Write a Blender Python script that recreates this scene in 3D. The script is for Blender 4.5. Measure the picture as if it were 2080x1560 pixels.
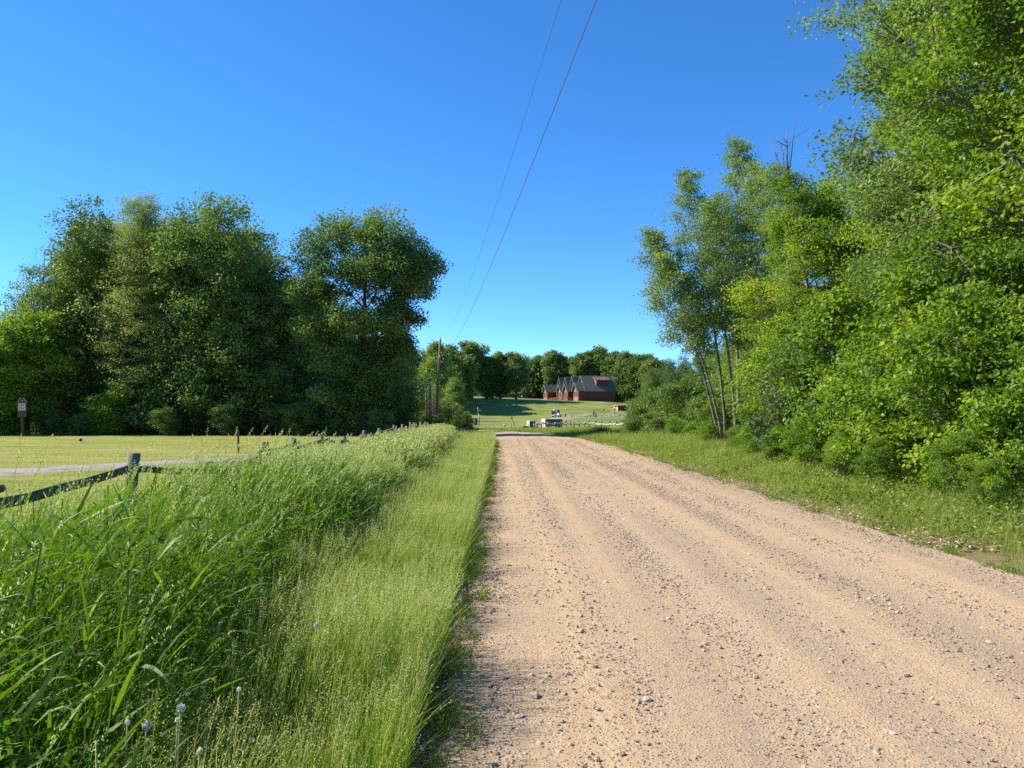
import bpy, math, random
import numpy as np
from math import radians, sin, cos, pi

scene = bpy.context.scene
for _o in list(bpy.data.objects):
    bpy.data.objects.remove(_o)
C = scene.collection
R = np.random.default_rng(11)
random.seed(5)

# ------------------------------------------------------------------ camera, sky, sun, exposure
EYE = 1.65
F = 1563.0            # focal length in pixels of the 2080 px wide photograph
VX, VY = 1021.0, 835.0
cam = bpy.data.cameras.new('camera')
cam.sensor_fit = 'HORIZONTAL'
cam.sensor_width = 36.0
cam.lens = 36.0 * F / 2080.0
cam.shift_x = (1040 - VX) / 2080.0
cam.shift_y = (VY - 780) / 2080.0
cam.clip_start = 0.05
cam.clip_end = 6000
camo = bpy.data.objects.new('camera', cam)
C.objects.link(camo)
camo.location = (0, 0, EYE)
camo.rotation_euler = (radians(90), 0, 0)
scene.camera = camo

SUN_EL, SUN_AZ = radians(40), radians(-79)      # azimuth from +Y towards +X
w = bpy.data.worlds.new("World")
scene.world = w
w.use_nodes = True
nt = w.node_tree
bg = nt.nodes['Background']
sky = nt.nodes.new('ShaderNodeTexSky')
sky.sky_type = 'NISHITA'
sky.sun_disc = False
sky.sun_elevation = SUN_EL
sky.sun_rotation = SUN_AZ
sky.altitude = 3000
sky.air_density = 1.0
sky.dust_density = 0.0
sky.ozone_density = 8.0
hsv = nt.nodes.new('ShaderNodeHueSaturation')
hsv.inputs['Saturation'].default_value = 1.14
hsv.inputs['Hue'].default_value = 0.499
nt.links.new(sky.outputs[0], hsv.inputs['Color'])
nt.links.new(hsv.outputs[0], bg.inputs['Color'])
bg.inputs['Strength'].default_value = 0.15

sl = bpy.data.lights.new('sun', 'SUN')
sl.energy = 5.0
sl.angle = radians(0.53)
sl.color = (1.0, 0.90, 0.72)
so = bpy.data.objects.new('sun', sl)
C.objects.link(so)
sd = np.array([sin(SUN_AZ) * cos(SUN_EL), cos(SUN_AZ) * cos(SUN_EL), sin(SUN_EL)])
from mathutils import Vector, Matrix
so.rotation_euler = Vector(sd).to_track_quat('Z', 'Y').to_euler()
so.location = (-30, 5, 30)

scene.view_settings.view_transform = 'Standard'
scene.view_settings.look = 'None'
scene.view_settings.gamma = 1
scene.view_settings.exposure = 0.85
cy = scene.cycles
cy.max_bounces = 8
cy.diffuse_bounces = 3
cy.glossy_bounces = 2
cy.transmission_bounces = 4
cy.transparent_max_bounces = 4
cy.caustics_reflective = False
cy.caustics_refractive = False
cy.use_denoising = False


# ------------------------------------------------------------------ helpers
def lin(c):
    return tuple((x / 12.92 if x <= 0.04045 else ((x + 0.055) / 1.055) ** 2.4) for x in c)


def P(px, py, Y):
    """world point seen at pixel (px,py) of the photograph at depth Y"""
    return np.array([(px - VX) / F * Y, Y, EYE - (py - VY) / F * Y])


def sstep(a, b, x):
    t = np.clip((np.asarray(x, float) - a) / (b - a), 0, 1)
    return t * t * (3 - 2 * t)


def vnoise(x, y, s=1.0, seed=0):
    """cheap smooth pseudo noise in about [-1,1]"""
    x = np.asarray(x, float) * s + seed * 13.7
    y = np.asarray(y, float) * s - seed * 7.3
    return (np.sin(x * 1.0 + 1.7 * np.sin(y * 0.8)) + np.sin(y * 1.3 + 1.3 * np.sin(x * 0.9 + 1)) +
            0.6 * np.sin(x * 2.3 - y * 1.9 + 2)) / 2.6


def ground(x, y):
    x = np.asarray(x, float)
    y = np.asarray(y, float)
    prof = np.interp(y, [-100, 56, 75, 95, 108, 120, 150, 185, 203, 209, 216, 224, 231, 252, 262, 300, 420, 900],
                     [0, 0, -0.28, -0.75, -0.72, -0.55, -0.3, -0.02, 0.2, .75, 2.2, 4.2, 4.9, 5.1, 5.5, 6.6, 9, 9])
    fac = np.interp(x, [-60, -8, 14, 30, 45, 90], [1.25, 1.15, 1.0, 0.92, 0.7, 0.6])
    z = np.where(prof > 0, prof * fac, prof)
    z = np.where(x < -7, np.where(prof < 0, prof * np.interp(x, [-20, -7], [0.2, 1]), z), z)
    amp = np.interp(np.abs(x - 2.3), [0, 4, 12, 60], [0, 0.0, 0.05, 0.25]) * np.interp(y, [0, 8, 60, 200], [0.2, 0.6, 1, 1.4])
    z = z + amp * vnoise(x, y, 0.22, 2) * 0.6
    return z


class MB:
    def __init__(self, smooth=False):
        self.V, self.Q, self.T, self.A = [], [], [], []
        self.n = 0
        self.smooth = smooth

    def add(self, v, quads=None, tris=None, tint=0.5):
        v = np.asarray(v, np.float32).reshape(-1, 3)
        if quads is not None and len(quads):
            self.Q.append(np.asarray(quads, np.int64).reshape(-1, 4) + self.n)
        if tris is not None and len(tris):
            self.T.append(np.asarray(tris, np.int64).reshape(-1, 3) + self.n)
        self.V.append(v)
        a = np.empty(len(v), np.float32)
        a[:] = tint
        self.A.append(a)
        self.n += len(v)

    def mesh(self, name, mat):
        me = bpy.data.meshes.new(name)
        V = np.concatenate(self.V)
        Q = np.concatenate(self.Q) if self.Q else np.zeros((0, 4), np.int64)
        T = np.concatenate(self.T) if self.T else np.zeros((0, 3), np.int64)
        nl = Q.size + T.size
        me.vertices.add(len(V))
        me.vertices.foreach_set('co', V.ravel())
        me.loops.add(nl)
        me.loops.foreach_set('vertex_index', np.concatenate([Q.ravel(), T.ravel()]).astype(np.int32))
        npoly = len(Q) + len(T)
        me.polygons.add(npoly)
        st = np.concatenate([np.arange(len(Q)) * 4, Q.size + np.arange(len(T)) * 3]).astype(np.int32)
        me.polygons.foreach_set('loop_start', st)
        try:
            me.polygons.foreach_set('loop_total', np.concatenate([np.full(len(Q), 4), np.full(len(T), 3)]).astype(np.int32))
        except Exception:
            pass
        me.polygons.foreach_set('use_smooth', np.full(npoly, self.smooth))
        at = me.attributes.new('tint', 'FLOAT', 'POINT')
        at.data.foreach_set('value', np.concatenate(self.A))
        me.materials.append(mat)
        me.update(calc_edges=True)
        return me

    def build(self, name, mat, parent=None, loc=None, rotz=0):
        o = bpy.data.objects.new(name, self.mesh(name, mat))
        C.objects.link(o)
        if parent is not None:
            o.parent = parent
        if loc is not None:
            o.location = loc
        if rotz:
            o.rotation_euler = (0, 0, rotz)
        return o


def tag(o, label=None, cat=None, group=None, kind=None):
    if label:
        o['label'] = label
    if cat:
        o['category'] = cat
    if group:
        o['group'] = group
    if kind:
        o['kind'] = kind
    return o


def empty(name, loc, rotz=0, label=None, cat=None, group=None):
    o = bpy.data.objects.new(name, None)
    C.objects.link(o)
    o.empty_display_size = 0.2
    o.location = loc
    o.rotation_euler = (0, 0, rotz)
    return tag(o, label, cat, group)


def norm(a):
    return a / (np.linalg.norm(a, axis=-1, keepdims=True) + 1e-9)


BOXQ = [(0, 3, 2, 1), (4, 5, 6, 7), (0, 1, 5, 4), (1, 2, 6, 5), (2, 3, 7, 6), (3, 0, 4, 7)]


def box(mb, c, s, rz=0.0, tint=0.5, ry=0.0):
    x, y, z = s[0] / 2, s[1] / 2, s[2] / 2
    v = np.array([(-x, -y, -z), (x, -y, -z), (x, y, -z), (-x, y, -z), (-x, -y, z), (x, -y, z), (x, y, z), (-x, y, z)])
    if ry:
        v = v @ np.array([[cos(ry), 0, -sin(ry)], [0, 1, 0], [sin(ry), 0, cos(ry)]])
    if rz:
        v = v @ np.array([[cos(rz), sin(rz), 0], [-sin(rz), cos(rz), 0], [0, 0, 1]])
    mb.add(v + np.asarray(c), BOXQ, tint=tint)


def tube(mb, pts, rad, sides=8, cap=True, tint=0.5, rough=0.0, rg=None):
    pts = np.asarray(pts, float)
    n = len(pts)
    rad = np.broadcast_to(np.asarray(rad, float), (n,))
    tan = norm(np.gradient(pts, axis=0))
    ref = np.array([0.0, 0, 1]) if abs(tan[0][2]) < 0.8 else np.array([1.0, 0, 0])
    a = norm(np.cross(tan, ref))
    b = np.cross(tan, a)
    th = np.arange(sides) / sides * 2 * pi
    rr = rad[:, None] * np.ones((n, sides))
    if rough and rg is not None:
        rr = rr * (1 + rough * rg.normal(size=(1, sides))) * (1 + 0.5 * rough * rg.normal(size=(n, sides)))
    v = pts[:, None, :] + rr[..., None] * (np.cos(th)[None, :, None] * a[:, None, :] + np.sin(th)[None, :, None] * b[:, None, :])
    q = []
    for i in range(n - 1):
        for j in range(sides):
            k = (j + 1) % sides
            q.append((i * sides + j, i * sides + k, (i + 1) * sides + k, (i + 1) * sides + j))
    v = v.reshape(-1, 3)
    t = None
    if cap:
        v = np.concatenate([v, pts[:1], pts[-1:]])
        m = n * sides
        t = [(m, (j + 1) % sides, j) for j in range(sides)] + \
            [(m + 1, (n - 1) * sides + j, (n - 1) * sides + (j + 1) % sides) for j in range(sides)]
    mb.add(v, q, t, tint)


def twigs(mb, p0, p1, r0, r1, tint=0.5):
    """many straight tapered three-sided twigs"""
    n = len(p0)
    if n == 0:
        return
    d = norm(p1 - p0)
    a = norm(np.cross(d, np.array([0.3, 0.2, 0.93])))
    b = np.cross(d, a)
    vs = []
    for p, r in ((p0, r0), (p1, r1)):
        r = np.broadcast_to(np.asarray(r, float), (n,))[:, None]
        for k in range(3):
            th = 2 * pi * k / 3
            vs.append(p + r * (cos(th) * a + sin(th) * b))
    v = np.stack(vs, 1).reshape(-1, 3)
    base = np.arange(n)[:, None] * 6
    q = np.concatenate([base + np.array([[0, 1, 4, 3]]), base + np.array([[1, 2, 5, 4]]), base + np.array([[2, 0, 3, 5]])])
    mb.add(v, q, tint=tint)


def leaves(mb, c, L, W, tint, rg, up=0.9, droop=0.35, fold=0.12, six=True, out=None):
    n = len(c)
    L = np.broadcast_to(np.asarray(L, float), (n,))[:, None]
    W = np.broadcast_to(np.asarray(W, float), (n,))[:, None]
    nn = rg.normal(size=(n, 3))
    nn[:, 2] += up
    if out is not None:
        nn += out
    nn = norm(nn)
    a = rg.normal(size=(n, 3))
    a = a - (a * nn).sum(1, keepdims=True) * nn
    a = norm(a)
    a[:, 2] -= droop
    a = norm(a)
    nn = norm(nn - (nn * a).sum(1, keepdims=True) * a)
    s = np.cross(nn, a)
    if six:
        v = np.stack([c, c + a * L * .28 + s * W * .5 + nn * W * fold, c + a * L * .68 + s * W * .36 + nn * W * fold * .6,
                      c + a * L - nn * L * .08, c + a * L * .68 - s * W * .36 + nn * W * fold * .6,
                      c + a * L * .28 - s * W * .5 + nn * W * fold], 1).reshape(-1, 3)
        b = np.arange(n)[:, None] * 6
        q = np.concatenate([b + np.array([[0, 1, 2, 3]]), b + np.array([[0, 3, 4, 5]])])
        mb.add(v, q, tint=np.repeat(tint, 6))
    else:
        v = np.stack([c - a * L * .5, c + s * W * .5 + nn * W * fold, c + a * L * .5, c - s * W * .5 + nn * W * fold], 1).reshape(-1, 3)
        b = np.arange(n)[:, None] * 4
        mb.add(v, b + np.array([[0, 1, 2, 3]]), tint=np.repeat(tint, 4))


def blades(mb, base, h, az, lean, wid, face, tint, S=4, curve=1.8, tipw=0.08):
    n = len(base)
    t = np.linspace(0, 1, S + 1)[None, :, None]
    h = h[:, None, None]
    ld = np.stack([np.cos(az), np.sin(az), np.zeros(n)], 1)[:, None, :]
    ln = lean[:, None, None]
    p = base[:, None, :] + ld * (ln * h * t ** curve) + np.array([0, 0, 1.0]) * (h * t * (1 - 0.3 * ln * t))
    sv = np.stack([np.cos(face), np.sin(face), np.zeros(n)], 1)[:, None, :]
    ww = wid[:, None, None] * np.maximum(1 - t ** 1.7, tipw) * 0.5
    v = np.stack([p - sv * ww, p + sv * ww], 2).reshape(-1, 3)
    b = np.arange(n)[:, None] * (2 * S + 2)
    q = np.concatenate([b + np.array([[2 * i, 2 * i + 1, 2 * i + 3, 2 * i + 2]]) for i in range(S)])
    mb.add(v, q, tint=np.repeat(tint, 2 * S + 2))


def ribbons(mb, p0, d0, L, droop, wid, tint, rg, S=4):
    """drooping leaf ribbons starting at p0 along d0"""
    n = len(p0)
    t = np.linspace(0, 1, S + 1)[None, :, None]
    p = p0[:, None, :] + d0[:, None, :] * (L[:, None, None] * t) - np.array([0, 0, 1.0]) * (droop[:, None, None] * L[:, None, None] * t ** 2)
    sv = norm(np.cross(d0, np.array([0, 0, 1.0])) + 0.6 * rg.normal(size=(n, 3)))[:, None, :]
    prof = np.interp(np.linspace(0, 1, S + 1), [0, .25, .6, 1], [.45, 1, .8, .06])[None, :, None]
    ww = wid[:, None, None] * prof * .5
    v = np.stack([p - sv * ww, p + sv * ww], 2).reshape(-1, 3)
    b = np.arange(n)[:, None] * (2 * S + 2)
    q = np.concatenate([b + np.array([[2 * i, 2 * i + 1, 2 * i + 3, 2 * i + 2]]) for i in range(S)])
    mb.add(v, q, tint=np.repeat(tint, 2 * S + 2))


# ------------------------------------------------------------------ materials
def new_mat(name):
    m = bpy.data.materials.new(name)
    m.use_nodes = True
    n = m.node_tree
    return m, n, n.nodes, n.links, n.nodes['Principled BSDF']


def ramp(ns, stops):
    r = ns.new('ShaderNodeValToRGB')
    e = r.color_ramp.elements
    while len(e) < len(stops):
        e.new(0.5)
    for i, (p, c) in enumerate(stops):
        e[i].position = p
        e[i].color = (*c, 1)
    return r


def foliage_mat(name, stops, trans=0.35, tcol=(1.15, 1.25, 0.55), rough=0.5, spec=0.35):
    m, t, ns, ln, bs = new_mat(name)
    at = ns.new('ShaderNodeAttribute')
    at.attribute_name = 'tint'
    r = ramp(ns, stops)
    ln.new(at.outputs['Fac'], r.inputs[0])
    ln.new(r.outputs[0], bs.inputs['Base Color'])
    bs.inputs['Roughness'].default_value = rough
    bs.inputs['Specular IOR Level'].default_value = spec
    tr = ns.new('ShaderNodeBsdfTranslucent')
    mul = ns.new('ShaderNodeMix')
    mul.data_type = 'RGBA'
    mul.blend_type = 'MULTIPLY'
    mul.inputs['Factor'].default_value = 1
    ln.new(r.outputs[0], mul.inputs[6])
    mul.inputs[7].default_value = (*[c * 1.5 for c in tcol], 1)
    ln.new(mul.outputs[2], tr.inputs[0])
    mx = ns.new('ShaderNodeMixShader')
    mx.inputs[0].default_value = trans
    ln.new(bs.outputs[0], mx.inputs[1])
    ln.new(tr.outputs[0], mx.inputs[2])
    ln.new(mx.outputs[0], ns['Material Output'].inputs[0])
    return m


def rough_mat(name, stops, scale=8.0, stretch=(1, 1, 1), rough=0.85, bump=0.3, bscale=None, tint=0.0, metal=0.0, detail=8, bdist=0.02):
    """noise-mottled opaque surface with bump; tint>0 also mixes in the tint attribute"""
    m, t, ns, ln, bs = new_mat(name)
    tc = ns.new('ShaderNodeTexCoord')
    mp = ns.new('ShaderNodeMapping')
    mp.inputs['Scale'].default_value = stretch
    ln.new(tc.outputs['Object'], mp.inputs[0])
    nz = ns.new('ShaderNodeTexNoise')
    nz.inputs['Scale'].default_value = scale
    nz.inputs['Detail'].default_value = detail
    nz.inputs['Roughness'].default_value = 0.65
    ln.new(mp.outputs[0], nz.inputs[0])
    r = ramp(ns, stops)
    fac = nz.outputs[0]
    if tint:
        at = ns.new('ShaderNodeAttribute')
        at.attribute_name = 'tint'
        ma = ns.new('ShaderNodeMath')
        ma.operation = 'MULTIPLY_ADD'
        ma.inputs[1].default_value = tint
        ln.new(at.outputs['Fac'], ma.inputs[0])
        m2 = ns.new('ShaderNodeMath')
        m2.operation = 'MULTIPLY'
        m2.inputs[1].default_value = 1 - tint
        ln.new(nz.outputs[0], m2.inputs[0])
        ln.new(m2.outputs[0], ma.inputs[2])
        fac = ma.outputs[0]
    ln.new(fac, r.inputs[0])
    ln.new(r.outputs[0], bs.inputs['Base Color'])
    bs.inputs['Roughness'].default_value = rough
    bs.inputs['Metallic'].default_value = metal
    bs.inputs['Specular IOR Level'].default_value = 0.3
    if bump:
        n2 = ns.new('ShaderNodeTexNoise')
        n2.inputs['Scale'].default_value = bscale or scale * 3
        n2.inputs['Detail'].default_value = 6
        ln.new(mp.outputs[0], n2.inputs[0])
        bp = ns.new('ShaderNodeBump')
        bp.inputs['Strength'].default_value = bump
        bp.inputs['Distance'].default_value = bdist
        ln.new(n2.outputs[0], bp.inputs['Height'])
        ln.new(bp.outputs[0], bs.inputs['Normal'])
    return m


M = {}
# leaf colours: dark / middle / light
M['leaf_near'] = foliage_mat('leaf_near', [(0.0, (.07, .13, .014)), (.45, (.135, .23, .020)), (.8, (.235, .32, .024)), (1, (.36, .41, .03))], trans=.40)
M['leaf_aspen'] = foliage_mat('leaf_aspen', [(0, (.09, .15, .038)), (.5, (.165, .245, .062)), (1, (.29, .36, .12))], trans=.40, rough=.5, spec=.35)
M['leaf_oak'] = foliage_mat('leaf_oak', [(0, (.07, .12, .028)), (.5, (.12, .195, .045)), (1, (.21, .28, .075))], trans=.34, rough=.5, spec=.3)
M['leaf_bright'] = foliage_mat('leaf_bright', [(0, (.085, .155, .015)), (.5, (.155, .26, .02)), (1, (.28, .37, .03))], trans=.38)
M['leaf_larch'] = foliage_mat('leaf_larch', [(0, (.16, .21, .055)), (.5, (.26, .32, .09)), (1, (.38, .42, .14))], trans=.35)
M['leaf_far'] = foliage_mat('leaf_far', [(0, (.075, .13, .03)), (.5, (.135, .205, .045)), (1, (.23, .28, .07))], trans=.25)
M['leaf_pale'] = foliage_mat('leaf_pale', [(0, (.11, .17, .04)), (.5, (.19, .27, .06)), (1, (.30, .36, .10))], trans=.35)
M['leaf_willow'] = foliage_mat('leaf_willow', [(0, (.06, .10, .03)), (.5, (.10, .16, .045)), (1, (.16, .22, .07))], trans=.28)
M['grass_tall'] = foliage_mat('grass_tall', [(0, (.045, .10, .006)), (.5, (.095, .185, .010)), (.85, (.18, .265, .02)), (1, (.32, .34, .14))], trans=.36, rough=.5, spec=.3)
M['grass_verge'] = foliage_mat('grass_verge', [(0, (.08, .15, .015)), (.5, (.165, .245, .028)), (.85, (.28, .34, .075)), (1, (.46, .42, .20))], trans=.38, rough=.5)
M['seed'] = foliage_mat('seed', [(0, (.28, .32, .14)), (.5, (.44, .45, .24)), (1, (.60, .56, .36))], trans=.4, rough=.8, spec=.2)
M['weed'] = foliage_mat('weed', [(0, (.09, .14, .015)), (.5, (.17, .235, .028)), (1, (.31, .33, .075))], trans=.35)
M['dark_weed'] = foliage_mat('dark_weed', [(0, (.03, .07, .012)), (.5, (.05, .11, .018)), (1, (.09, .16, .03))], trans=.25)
M['dry_leaf'] = rough_mat('dry_leaf', [(0, (.20, .13, .07)), (.5, (.36, .27, .16)), (1, (.55, .45, .30))], tint=.9, bump=0)
M['dead_brush'] = foliage_mat('dead_brush', [(0, (.16, .07, .03)), (.5, (.26, .11, .05)), (1, (.34, .18, .08))], trans=.2)

M['bark_dark'] = rough_mat('bark_dark', [(.3, (.035, .028, .02)), (.7, (.10, .085, .065))], scale=10, stretch=(1, 1, .25), bump=.7)
M['bark_grey'] = rough_mat('bark_grey', [(.3, (.10, .085, .065)), (.7, (.26, .23, .18))], scale=9, stretch=(1, 1, .3), bump=.5)
M['bark_pale'] = rough_mat('bark_pale', [(.34, (.05, .04, .03)), (.48, (.17, .145, .11)), (.75, (.34, .30, .23))], scale=4, stretch=(1, 1, 1.6), bump=.4)
M['wood_weathered'] = rough_mat('wood_weathered', [(.25, (.06, .05, .035)), (.5, (.17, .145, .11)), (.75, (.31, .28, .22))], scale=7, stretch=(3, 3, .5), bump=.8)
M['rail_weathered'] = rough_mat('rail_weathered', [(.25, (.05, .042, .03)), (.5, (.14, .12, .09)), (.75, (.26, .235, .18))], scale=7, stretch=(3, .4, 3), bump=.8)
M['rail_pale'] = rough_mat('rail_pale', [(.25, (.42, .39, .28)), (.75, (.64, .59, .44))], scale=5, bump=.5)
M['pole_wood'] = rough_mat('pole_wood', [(.25, (.09, .075, .06)), (.75, (.24, .21, .17))], scale=6, stretch=(4, 4, .3), bump=.5)
M['sign_brown'] = rough_mat('sign_brown', [(.3, (.10, .045, .03)), (.7, (.17, .08, .05))], scale=6, stretch=(4, 4, .5), bump=.3)
M['panel_white'] = rough_mat('panel_white', [(.3, (.55, .53, .45)), (.7, (.68, .66, .58))], scale=8, bump=.05)
M['ink'] = rough_mat('ink', [(.3, (.05, .045, .04)), (.7, (.10, .09, .08))], scale=8, bump=0)
M['black'] = rough_mat('black', [(.3, (.012, .012, .013)), (.7, (.03, .03, .03))], scale=8, bump=.1, rough=.5)
M['white_paint'] = rough_mat('white_paint', [(.3, (.70, .70, .68)), (.7, (.82, .82, .80))], scale=4, bump=.05, rough=.4)
M['yellow'] = rough_mat('yellow', [(.3, (.70, .46, .02)), (.7, (.85, .60, .04))], scale=4, bump=.05, rough=.5)
M['wire'] = rough_mat('wire', [(.3, (.10, .10, .105)), (.7, (.16, .16, .165))], scale=4, bump=0, rough=.5)
M['metal_grey'] = rough_mat('metal_grey', [(.3, (.22, .22, .22)), (.7, (.36, .36, .35))], scale=6, bump=.1, rough=.5, metal=.4)
M['log_red'] = rough_mat('log_red', [(.3, (.085, .034, .024)), (.7, (.145, .06, .042))], scale=3, stretch=(.4, .4, 9), bump=1.0, bscale=3, bdist=.08)
M['sunlit_orange'] = rough_mat('sunlit_orange', [(.3, (.34, .14, .065)), (.7, (.46, .20, .10))], scale=3, stretch=(1, 1, 6), bump=.6, bdist=.05)  # orange of the lodge's sunward timber, sunlight painted into the colour
M['shingle'] = rough_mat('shingle', [(.3, (.085, .082, .070)), (.7, (.15, .145, .125))], scale=3, stretch=(1, 1, 5), bump=.6, bdist=.04, rough=.8)
M['fascia_green'] = rough_mat('fascia_green', [(.3, (.10, .24, .19)), (.7, (.15, .32, .26))], scale=4, bump=.1)
M['foundation'] = rough_mat('foundation', [(.3, (.32, .31, .29)), (.7, (.46, .45, .42))], scale=3, bump=.4)
M['deck_red'] = rough_mat('deck_red', [(.3, (.30, .09, .06)), (.7, (.42, .14, .09))], scale=4, bump=.2)
M['skirting'] = rough_mat('skirting', [(.3, (.48, .42, .34)), (.7, (.60, .54, .44))], scale=4, bump=.2)
M['glass'] = rough_mat('glass', [(.3, (.02, .025, .03)), (.7, (.05, .06, .07))], scale=1, bump=0, rough=.08)
M['cab_green'] = rough_mat('cab_green', [(.3, (.05, .085, .08)), (.7, (.085, .125, .115))], scale=3, bump=.2, rough=.55)
M['cab_cream'] = rough_mat('cab_cream', [(.3, (.52, .50, .38)), (.7, (.66, .63, .50))], scale=3, bump=.1, rough=.6)
M['rock'] = rough_mat('rock', [(.2, (.13, .12, .115)), (.5, (.27, .25, .225)), (.8, (.42, .39, .35))], scale=2.5, bump=.6, tint=.4)
M['gravel'] = rough_mat('gravel', [(0, (.12, .105, .10)), (.3, (.26, .215, .175)), (.6, (.42, .33, .245)), (1, (.52, .45, .37))], scale=60, bump=.2, tint=.85)
M['skin'] = rough_mat('skin', [(.3, (.50, .30, .21)), (.7, (.58, .36, .26))], scale=10, bump=0, rough=.55)
M['cloth_dark'] = rough_mat('cloth_dark', [(.3, (.02, .025, .04)), (.7, (.05, .055, .075))], scale=12, bump=.2)
M['cloth_khaki'] = rough_mat('cloth_khaki', [(.3, (.30, .25, .18)), (.7, (.38, .32, .23))], scale=12, bump=.2)
M['cloth_pale'] = rough_mat('cloth_pale', [(.3, (.50, .52, .56)), (.7, (.62, .64, .66))], scale=12, bump=.2)
M['hair'] = rough_mat('hair', [(.3, (.03, .022, .015)), (.7, (.07, .05, .035))], scale=20, bump=.2)
M['tyre'] = rough_mat('tyre', [(.3, (.015, .015, .015)), (.7, (.035, .035, .035))], scale=8, bump=.2)
M['fluff'] = foliage_mat('fluff', [(0, (.70, .68, .63)), (1, (.86, .84, .80))], trans=.6, tcol=(.66, .66, .64))
M['flower_yellow'] = foliage_mat('flower_yellow', [(0, (.65, .48, .02)), (1, (.80, .62, .05))], trans=.3, tcol=(.7, .6, .2))
M['stalk'] = foliage_mat('stalk', [(0, (.26, .27, .09)), (1, (.36, .34, .16))], trans=.2)


def mat_ground():
    m, t, ns, ln, bs = new_mat('ground_soil_and_turf')
    geo = ns.new('ShaderNodeNewGeometry')
    mp = ns.new('ShaderNodeMapping')
    mp.inputs['Scale'].default_value = (.22, 1.5, 1)
    ln.new(geo.outputs['Position'], mp.inputs[0])
    n1 = ns.new('ShaderNodeTexNoise')
    n1.inputs['Scale'].default_value = .75
    n1.inputs['Detail'].default_value = 9
    n1.inputs['Roughness'].default_value = .7
    ln.new(mp.outputs[0], n1.inputs[0])
    r1 = ramp(ns, [(.34, (.175, .20, .05)), (.45, (.235, .245, .068)), (.54, (.305, .29, .09)), (.66, (.385, .34, .135))])
    ln.new(n1.outputs[0], r1.inputs[0])
    n2 = ns.new('ShaderNodeTexNoise')
    n2.inputs['Scale'].default_value = 14
    n2.inputs['Detail'].default_value = 8
    n2.inputs['Roughness'].default_value = .75
    ln.new(geo.outputs['Position'], n2.inputs[0])
    ov = ns.new('ShaderNodeMix')
    ov.data_type = 'RGBA'
    ov.blend_type = 'OVERLAY'
    ov.inputs['Factor'].default_value = .75
    ln.new(r1.outputs[0], ov.inputs[6])
    ln.new(n2.outputs[0], ov.inputs[7])
    # cooler mown green of the far fairway
    fw = ns.new('ShaderNodeAttribute')
    fw.attribute_name = 'fairway'
    r3 = ramp(ns, [(.36, (.10, .15, .03)), (.47, (.16, .20, .045)), (.55, (.24, .25, .075)), (.63, (.34, .31, .12))])
    ln.new(n1.outputs[0], r3.inputs[0])
    mf = ns.new('ShaderNodeMix')
    mf.data_type = 'RGBA'
    ln.new(fw.outputs['Fac'], mf.inputs[0])
    ln.new(ov.outputs[2], mf.inputs[6])
    ln.new(r3.outputs[0], mf.inputs[7])
    # bare soil and litter
    n3 = ns.new('ShaderNodeTexNoise')
    n3.inputs['Scale'].default_value = 5
    n3.inputs['Detail'].default_value = 10
    n3.inputs['Roughness'].default_value = .75
    ln.new(geo.outputs['Position'], n3.inputs[0])
    r4 = ramp(ns, [(.3, (.07, .08, .022)), (.48, (.19, .15, .075)), (.68, (.36, .28, .17))])
    ln.new(n3.outputs[0], r4.inputs[0])
    at = ns.new('ShaderNodeAttribute')
    at.attribute_name = 'soil'
    mx = ns.new('ShaderNodeMix')
    mx.data_type = 'RGBA'
    ln.new(at.outputs['Fac'], mx.inputs[0])
    ln.new(mf.outputs[2], mx.inputs[6])
    ln.new(r4.outputs[0], mx.inputs[7])
    ln.new(mx.outputs[2], bs.inputs['Base Color'])
    bs.inputs['Roughness'].default_value = .95
    bs.inputs['Specular IOR Level'].default_value = .1
    bp = ns.new('ShaderNodeBump')
    bp.inputs['Strength'].default_value = .8
    bp.inputs['Distance'].default_value = .05
    ln.new(n2.outputs[0], bp.inputs['Height'])
    ln.new(bp.outputs[0], bs.inputs['Normal'])
    return m


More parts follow.
